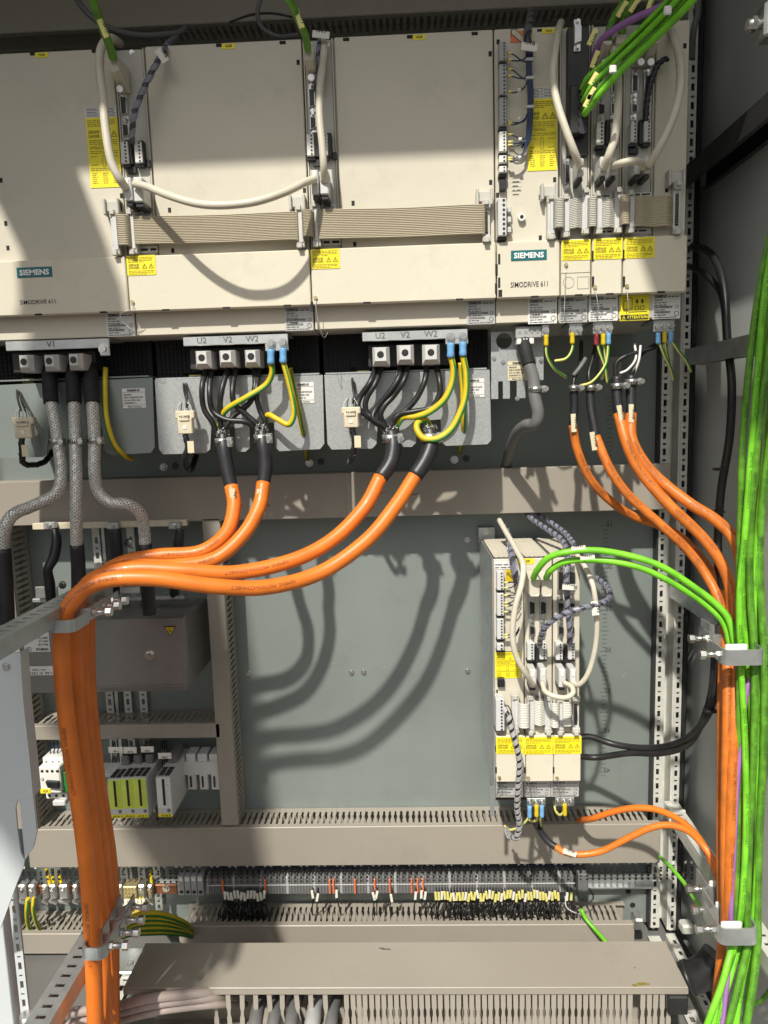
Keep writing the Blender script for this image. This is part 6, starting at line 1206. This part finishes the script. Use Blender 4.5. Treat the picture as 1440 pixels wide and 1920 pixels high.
for k in range(4): c = R4(334+k*12, 1643, 345+k*12, 1679, YX-.01); o = MB().box(c[0], c[1], YX-.01, YX+.04, c[2], c[3], .001).build('large_terminal', 'plastic_grey', t); MB().cyl(((c[0]+c[1])/2, YX-.0105, c[2]+.008), ((c[0]+c[1])/2, YX-.008, c[2]+.008), .004, n=10).build('terminal_hole', 'black', o); MB().box(c[0]+.002, c[1]-.002, YX-.0108, YX-.009, c[3]-.011, c[3]-.003).build('marker', 'plastic_white', o)
c = R4(1084, 1640, 1102, 1680, YX); MB().box(c[0], c[1], YX, YX+.045, c[2], c[3], .001).build('end_terminal', 'grey_cable', t)
tags = [422+i*6.1 for i in range(13)]+[586, 595, 631, 701, 706, 734, 779, 790, 797]+[817+i*5.6 for i in range(42)]+[1063, 1071]
for i, px in enumerate(tags):
    tl = random.uniform(-.18, .18) if 800 < px or px < 500 else random.uniform(-.35, .3); yy = 1680+random.uniform(-4, 4); far = px > 805 or px < 500; lab = 'black wire with cream tag in the dense row at the terminal strip' if px > 805 else ('black wire with pale tag in the shaded group at the terminal strip' if px < 500 else 'single tagged black wire hanging in the sparse middle of the terminal strip')
    n_ = sum(1 for z in tags[:i] if (z > 805) == (px > 805) and (z < 500) == (px < 500))+1; od = '%d%s' % (n_, 'th' if 10 < n_ % 100 < 14 else {1: 'st', 2: 'nd', 3: 'rd'}.get(n_ % 10, 'th'))
    lab = {'dense': 'black wire with cream tag, %s of the dense row counted from the sparse middle', 'shade': 'black wire with pale tag, %s of the shaded group counted from the large terminals', 'few': 'tagged black wire hanging alone, %s between shaded group and dense row'}['dense' if px > 805 else 'shade' if px < 500 else 'few'] % od
    t = thing('tagged_wire', lab, 'wire', P(px, 1712, 1.40), 'tagged wires, '+('dense row' if px > 805 else 'shaded group' if px < 500 else 'sparse middle')); dx = random.uniform(-6, 6)
    part_tube('jacket', ((px, 1664, 1.405), (px+1+tl*4, 1682, 1.398), (px+dx, 1700, 1.40), (px+dx*1.3+random.uniform(-4, 4), 1716, 1.425), (px+dx, 1724, 1.44)), .0014, 'black', t, n=5, res=4)
    q = P(px, yy, 1.392); c, s = math.cos(tl), math.sin(tl); w, h = .0024, .0085; pp = [(q.x+u*c-v*s, q.z+u*s+v*c) for u, v in ((-w, -h), (w, -h), (w, h), (-w, h))]; MB().prism(pp, 1.3905, 1.3935).build('wire_tag', 'tag_yellow' if px > 805 and i % 4 else 'tag_white', t)
random.seed(11)
g = MB()
for i in range(150):                                         # dense tangle of black wires too fine to count
    px = random.choice((random.uniform(815, 1075), random.uniform(418, 500))); p0 = P(px, 1690+random.uniform(-4, 6), 1.405); p1 = P(px+random.uniform(-18, 18), 1712+random.uniform(-3, 5), 1.395+random.uniform(-.01, .02)); p2 = P(px+random.uniform(-10, 10), 1728, 1.435)
    g.tube([p0, p1, p2], .0013, n=4, res=4)
o = g.build('wire_tangle', 'black'); tag(o, 'tangle of fine black wires between terminals and duct', 'wires', kind='stuff')
g = MB()
for i in range(140): px = 395+i*4.9; p0 = P(px, 1640, 1.43); g.tube([p0, p0+Vector((random.uniform(-.004, .004), .01, .02)), p0+Vector((0, .02, .04))], .0012, n=4, res=2)
o = g.build('upper_wires', 'blue_wire'); tag(o, 'dense dark wires above the terminal strip under the wide duct', 'wires', kind='stuff')
gy_wire('earth wire with tag leaving the right end of the terminal strip', ((1090, 1705, 1.39), (1098, 1722, 1.385), (1115, 1742, 1.37), (1138, 1768, 1.36)), 8, body='green', stripe='yellow'); cable('end_wire', 'black wire curling round the end of the terminal strip', 'wire', ((1105, 1665, 1.40), (1112, 1685, 1.39), (1090, 1700, 1.39), (1072, 1708, 1.40)), .0016, 'black', n=6); cable('end_wire', 'grey wire looping below the end terminals', 'wire', ((1060, 1680, 1.395), (1062, 1700, 1.39), (1075, 1710, 1.39), (1090, 1715, 1.40)), .0013, 'plastic_light', n=6)
q = P(1194, 1722, 1.40); tag(MB().box(q.x-.011, q.x+.010, 1.38, 1.41, q.z-.014, q.z+.012, .004).build('rail_stop', 'steel'), 'worn steel bracket at the right end of the terminal duct', 'bracket')
# ---------------------------------------------------------------- cables under the big duct
for i, (x, w) in enumerate(((478, 30), (512, 28), (545, 28), (585, 34), (620, 26))):
    cable('floor_cable', ('first', 'second', 'third', 'fourth', 'fifth')[i]+' grey cable end below the big duct, counted from the orange cables', 'cable', ((x+14, 1868, 1.16), (x+6, 1890, 1.12), (x, 1925, 1.08), (x-6, 1970, 1.05)), rpx(w, 1.1), 'grey_cable' if i != 3 else 'plastic_grey', 'grey cable ends under the big duct', n=12)
for i, (pth, w) in enumerate(((((40, 1912, 1.06), (110, 1902, 1.09), (195, 1890, 1.112), (230, 1884, 1.11), (280, 1872, 1.086), (380, 1862, 1.09), (440, 1862, 1.16)), 22), (((40, 1945, 1.06), (120, 1922, 1.09), (195, 1906, 1.112), (232, 1898, 1.11), (290, 1884, 1.086), (390, 1872, 1.09), (450, 1872, 1.16)), 18), (((60, 1965, 1.06), (130, 1940, 1.09), (195, 1922, 1.112), (234, 1912, 1.11), (300, 1896, 1.086), (400, 1884, 1.09), (460, 1884, 1.16)), 16))):
    cable('floor_cable', ('topmost', 'middle', 'lowest')[i]+' pinkish grey cable crossing behind the orange cables at the bottom', 'cable', pth, rpx(w, 1.0), 'pink_cable', 'pinkish cables at the bottom', n=12)
t = thing('conduit', 'fat black conduit stub at the right end of the big duct', 'conduit', P(1320, 1880, 1.12)); part_tube('tube', ((1255, 1838, 1.15), (1290, 1834, 1.14), (1320, 1822, 1.13), (1345, 1795, 1.13)), rpx(62, 1.13), 'black', t, n=20); part_tube('collar', ((1286, 1834, 1.14), (1296, 1832, 1.138)), rpx(66, 1.13), 'black', t, n=20, res=1); c = P(1262, 1855, 1.10); MB().box(c.x-.010, c.x+.022, 1.09, 1.16, c.z-.040, c.z-.006, .002).build('bracket', 'black', t)
# ---------------------------------------------------------------- green bundle at the right
gp = [(1478, 380, 1.03), (1445, 560, 1.045), (1418, 800, 1.055), (1402, 980, 1.06), (1396, 1120, 1.06), (1402, 1235, 1.055), (1406, 1400, 1.04), (1402, 1560, 1.03), (1395, 1700, 1.02), (1389, 1770, 1.02), (1368, 1860, 1.0), (1345, 1960, .98)]
info = [(-16, .0, 13, 'green_dirty', 0, 'dark green cable at the inner edge of the big bundle'), (-8, -.012, 12, 'green', -6, 'brightest green cable in front of the big bundle'), (0, .004, 13, 'green', -12, 'medium green cable in the middle of the big bundle'), (8, -.008, 14, 'green_dirty', 2, 'dirty green cable right of the bright one in the bundle'), (17, .0, 15, 'green', 8, 'thick green cable towards the outer side of the bundle'), (27, -.006, 15, 'green_dirty', 14, 'outermost stained green cable of the bundle'), (4, .016, 12, 'green_dirty', -20, 'green cable hidden behind the middle of the bundle'), (22, .016, 13, 'green', 20, 'green cable behind the outer edge of the bundle')]
for dx, dY, w, m, fan, label in info:
    path = []
    for i, (x, y, Y) in enumerate(gp): f = max(0, (i-9))*.8; path.append((x+dx*(1.25 if i < 3 else 1)+fan*f+5*math.sin(i*1.3+dx), y, Y+dY+.003*math.sin(i*1.7+dx)))
    t = thing('network_cable', label, 'cable', P(*path[-1]), 'green bundle on the side wall'); part_tube('jacket', path, rpx(w*.98, 1.04), m, t, n=12, res=8)
    r_ = rpx(w*.98, 1.04); path_text(MB(), 'SIEMENS  MOTION-CONNECT', pts(*path), r_, .02+.03*abs(dx % 5), .0042, gap=.045, n=12).build('jacket_print', 'green_ink', t)
cable('bus_cable', 'lilac cable running down inside the green bundle', 'cable', ((1412, 1235, 1.065), (1398, 1310, 1.05), (1384, 1450, 1.035), (1376, 1600, 1.025), (1371, 1700, 1.02), (1370, 1770, 1.02), (1362, 1850, 1.0), (1350, 1960, .98)), rpx(10, 1.03), 'purple')
cable('branch_cable', 'bright green cable splitting off in front below the lower clamp', 'cable', ((1376, 1760, 1.02), (1366, 1800, 1.0), (1352, 1850, .985), (1330, 1910, .97), (1310, 1970, .96)), rpx(13, 1.0), 'green')
cable('olive_cable', 'olive cable loop entering from the right edge near the floor', 'cable', ((1398, 1868, 1.10), (1412, 1882, 1.08), (1430, 1874, 1.06), (1448, 1850, 1.05)), rpx(9, 1.07), 'green_dirty')
gy_wire('single earth wire slanting down to the lower wall clamp', ((1236, 1606, 1.36), (1252, 1620, 1.30), (1280, 1652, 1.24), (1302, 1685, 1.18), (1322, 1712, 1.13)), 8, body='green', stripe='yellow')
for label, pth, w in (('black cable dropping along the side wall to the upper clamp', ((1298, 462, 1.42), (1325, 470, 1.38), (1345, 495, 1.33), (1358, 545, 1.29), (1364, 640, 1.26), (1372, 720, 1.24), (1368, 820, 1.24), (1352, 920, 1.24), (1346, 1020, 1.23), (1350, 1110, 1.19), (1356, 1200, 1.15), (1350, 1260, 1.13)), 15), ('shorter black cable joining the dropping one from the drives', ((1294, 500, 1.42), (1318, 512, 1.38), (1340, 532, 1.34), (1356, 565, 1.31), (1362, 640, 1.28)), 12)): cable('black_cable', label, 'cable', pth, rpx(w, 1.25), 'black', n=12)
for x, y in ((1348, 960), (1352, 880), (1334, 1335)): c = P(x, y, 1.215 if y < 1000 else 1.13); tag(MB().box(c.x-.010, c.x+.010, c.y-.002, c.y+.012, c.z-.0022, c.z+.0022, .001).build('cable_tie', 'black'), {960: 'black tie on the dropping cable near the orange cables', 880: 'upper black tie on the cable along the side wall', 1335: 'black tie where the two feed cables bend'}[y], 'cable tie')
# ---------------------------------------------------------------- cable clamps
def clamp(label, px0, py0, px1, py1, Y, dep=.045, bolt='left', ins=True, m='galv', group='cable clamps on the cross rails'):
    a = R4(px0, py0, px1, py1, Y); t = thing('cable_clamp', label, 'clamp', ((a[0]+a[1])/2, Y, a[2]), group); x0, x1, z0, z1 = a; th = .0028; zm = (z0+z1)/2; rb_ = .010
    out = []                                                  # bent strip seen from above: (x, y)
    for i in range(5): k = math.pi/2*i/4; out.append((x0+rb_-rb_*math.cos(k), Y+rb_-rb_*math.sin(k)))
    for i in range(5): k = math.pi/2*i/4; out.append((x1-rb_+rb_*math.sin(k), Y+rb_-rb_*math.cos(k)))
    out = [(x0, Y+dep)]+out+[(x1, Y+dep)]; cx, cy = (x0+x1)/2, Y+dep
    inn = [(x+(th if x < cx else -th)*(1 if abs(x-cx) > (x1-x0)/2-rb_*.9 else .3), y+th*(1 if y < Y+rb_*.9 else 0)) for x, y in out]
    mb = MB(); n = len(out)
    for i in range(n-1):
        q = [out[i], out[i+1], inn[i+1], inn[i]]; mb.loft([(x, y, z0) for x, y in q], [(x, y, z1) for x, y in q])
    mb.build('saddle', m, t)
    if bolt:
        s = -1 if bolt == 'left' else 1; xx = x0 if s < 0 else x1; o = MB().cyl((xx-s*.004, Y+.018, zm), (xx+s*.020, Y+.018, zm), .0042, n=12).cyl((xx+s*.020, Y+.018, zm), (xx+s*.028, Y+.018, zm), .0072, n=6, smooth=False).cyl((xx+s*.0005, Y+.018, zm), (xx+s*.006, Y+.018, zm), .0065, n=6, smooth=False).build('bolt', 'screw', t)
    if ins: MB().box(x0+th+.001, x0+(x1-x0)*.6, Y+.004, Y+.010, z1-.003, z1+.007, .002).build('plastic_liner', 'plastic_white', t)
    return t
clamp('large bright clamp holding the green bundle beside the side wall', 1358, 1219, 1436, 1248, 1.018, .06)
clamp('smaller clamp behind the large one holding the orange cables', 1334, 1190, 1374, 1216, 1.10, .05, ins=False)
clamp('empty open clamp on the rail above the side wall clamps', 1332, 1172, 1356, 1190, 1.16, .04, bolt=None, ins=False)
clamp('lower large clamp round the green bundle with long bolt', 1350, 1742, 1424, 1773, .985, .06)
clamp('middle clamp of the lower wall row', 1340, 1704, 1368, 1736, 1.05, .05); clamp('upper clamp of the lower wall row holding orange cables', 1328, 1664, 1358, 1696, 1.09, .05)
clamp('front clamp on the left rail holding the foremost orange cable', 90, 1164, 138, 1187, .968, .05, bolt='left', ins=False)
clamp('second clamp on the left rail behind the foremost', 132, 1142, 165, 1166, 1.015, .05, bolt='right', ins=False); clamp('third clamp on the left rail', 152, 1131, 183, 1153, 1.06, .05, bolt='right', ins=False); clamp('rearmost clamp on the left rail by the resistor unit', 170, 1122, 199, 1142, 1.105, .05, bolt='right', ins=False)
clamp('front clamp on the low left rail with bolt across the orange cables', 150, 1778, 196, 1801, .930, .05, bolt='right', ins=False)
clamp('second clamp on the low left rail', 184, 1752, 218, 1777, .975, .035, bolt='right', ins=False); clamp('third clamp on the low left rail', 198, 1728, 229, 1752, 1.02, .035, bolt='right', ins=False); clamp('rearmost clamp on the low left rail near the earth wires', 209, 1703, 238, 1727, 1.055, .035, bolt='right', ins=False)
# ---------------------------------------------------------------- pale sheet and frame at the left edge
YQ = .93
t = thing('cover_sheet', 'pale blue painted sheet with a slot at the left edge', 'panel', P(20, 1740, YQ))
def pz(x, y): q = P(x, y, YQ); return (q.x, q.z)
upper = [(-60, 1222), (38, 1224), (43, 1310), (56, 1440)]; mb = MB()
sl = [(33, 1502), (37, 1508), (42, 1560), (47, 1612), (39, 1600), (33, 1560), (29, 1515)]
# the sheet is built in strips round the slot
mb.prism([pz(*p) for p in [(-60, 1222), (38, 1224), (43, 1310), (56, 1430), (62, 1495), (33, 1500), (-60, 1500)]], YQ, YQ+.003)
mb.prism([pz(*p) for p in [(62, 1495.2), (69, 1560), (62, 1590), (47, 1612), (42, 1560), (37, 1508), (33, 1500.2)]], YQ, YQ+.003)
mb.prism([pz(*p) for p in [(-60, 1500.2), (32.5, 1500.2), (29, 1515), (33, 1560), (39, 1600), (46, 1613), (44, 1625), (32, 1655), (0, 1742), (-60, 1760)]], YQ, YQ+.003)
mb.build('sheet', 'paint', t)
MB().prism([pz(*p) for p in [(35.5, 1224), (38, 1224), (43, 1310), (56, 1430), (62, 1494), (59.5, 1494), (53.5, 1430), (40.5, 1310)]], YQ+.0031, YQ+.022).build('folded_edge', 'paint', t)
q = P(12, 1250, YQ); screw(t, q.x, YQ, q.z, .0045)
t = thing('frame_rail', 'white slotted frame upright at the lower left corner', 'frame', P(45, 1950, 1.0))
def lean(mb, a0, a1, y0, y1, Y, m, nm, holes=False):
    if holes:
        X0, X1 = P(a0, 1780, Y).x, P(a1, 1780, Y).x; ladder(mb, X0, X1, P(40, 1990, Y).z, P(40, y0, Y).z, lambda a, b, c, d: mb.box(a, b, Y, Y+.002, c, d))
    else: X0, X1 = P(a0, 1780, Y).x, P(a1, 1780, Y).x; mb.box(X0, X1, Y, Y+.03, P(40, 1990, Y).z, P(40, y0, Y).z, .001)
    mb.build(nm, m, t)
lean(MB(), 26, 42, 1640, 1990, 1.0, 'paint', 'slotted_flange', True); lean(MB(), 14, 24, 1640, 1990, 1.01, 'rail', 'inner_strip'); lean(MB(), -20, 10, 1700, 1990, .99, 'paint', 'outer_strip'); lean(MB(), 8, 13, 1690, 1990, 1.0, 'copper', 'weathered_edge')
q = P(57, 1905, 1.0); MB().cyl((q.x, .99, q.z-.03), (q.x, .99, q.z+.012), .010, n=12).build('end_bolt', 'steel', t)
# bolt and bracket high on the side wall
q = P(1425, 45, 1.10); t = thing('wall_bolt', 'bright bolt and plate on the side wall near the top edge', 'bolt', q); MB().box(q.x+.002, q.x+.03, 1.09, 1.12, q.z-.020, q.z+.026, .003).build('plate', 'steel', t); MB().cyl((q.x+.002, 1.10, q.z), (q.x-.018, 1.10, q.z), .007, n=12).cyl((q.x-.012, 1.10, q.z), (q.x-.006, 1.10, q.z), .010, n=6, smooth=False).build('bolt', 'screw', t)
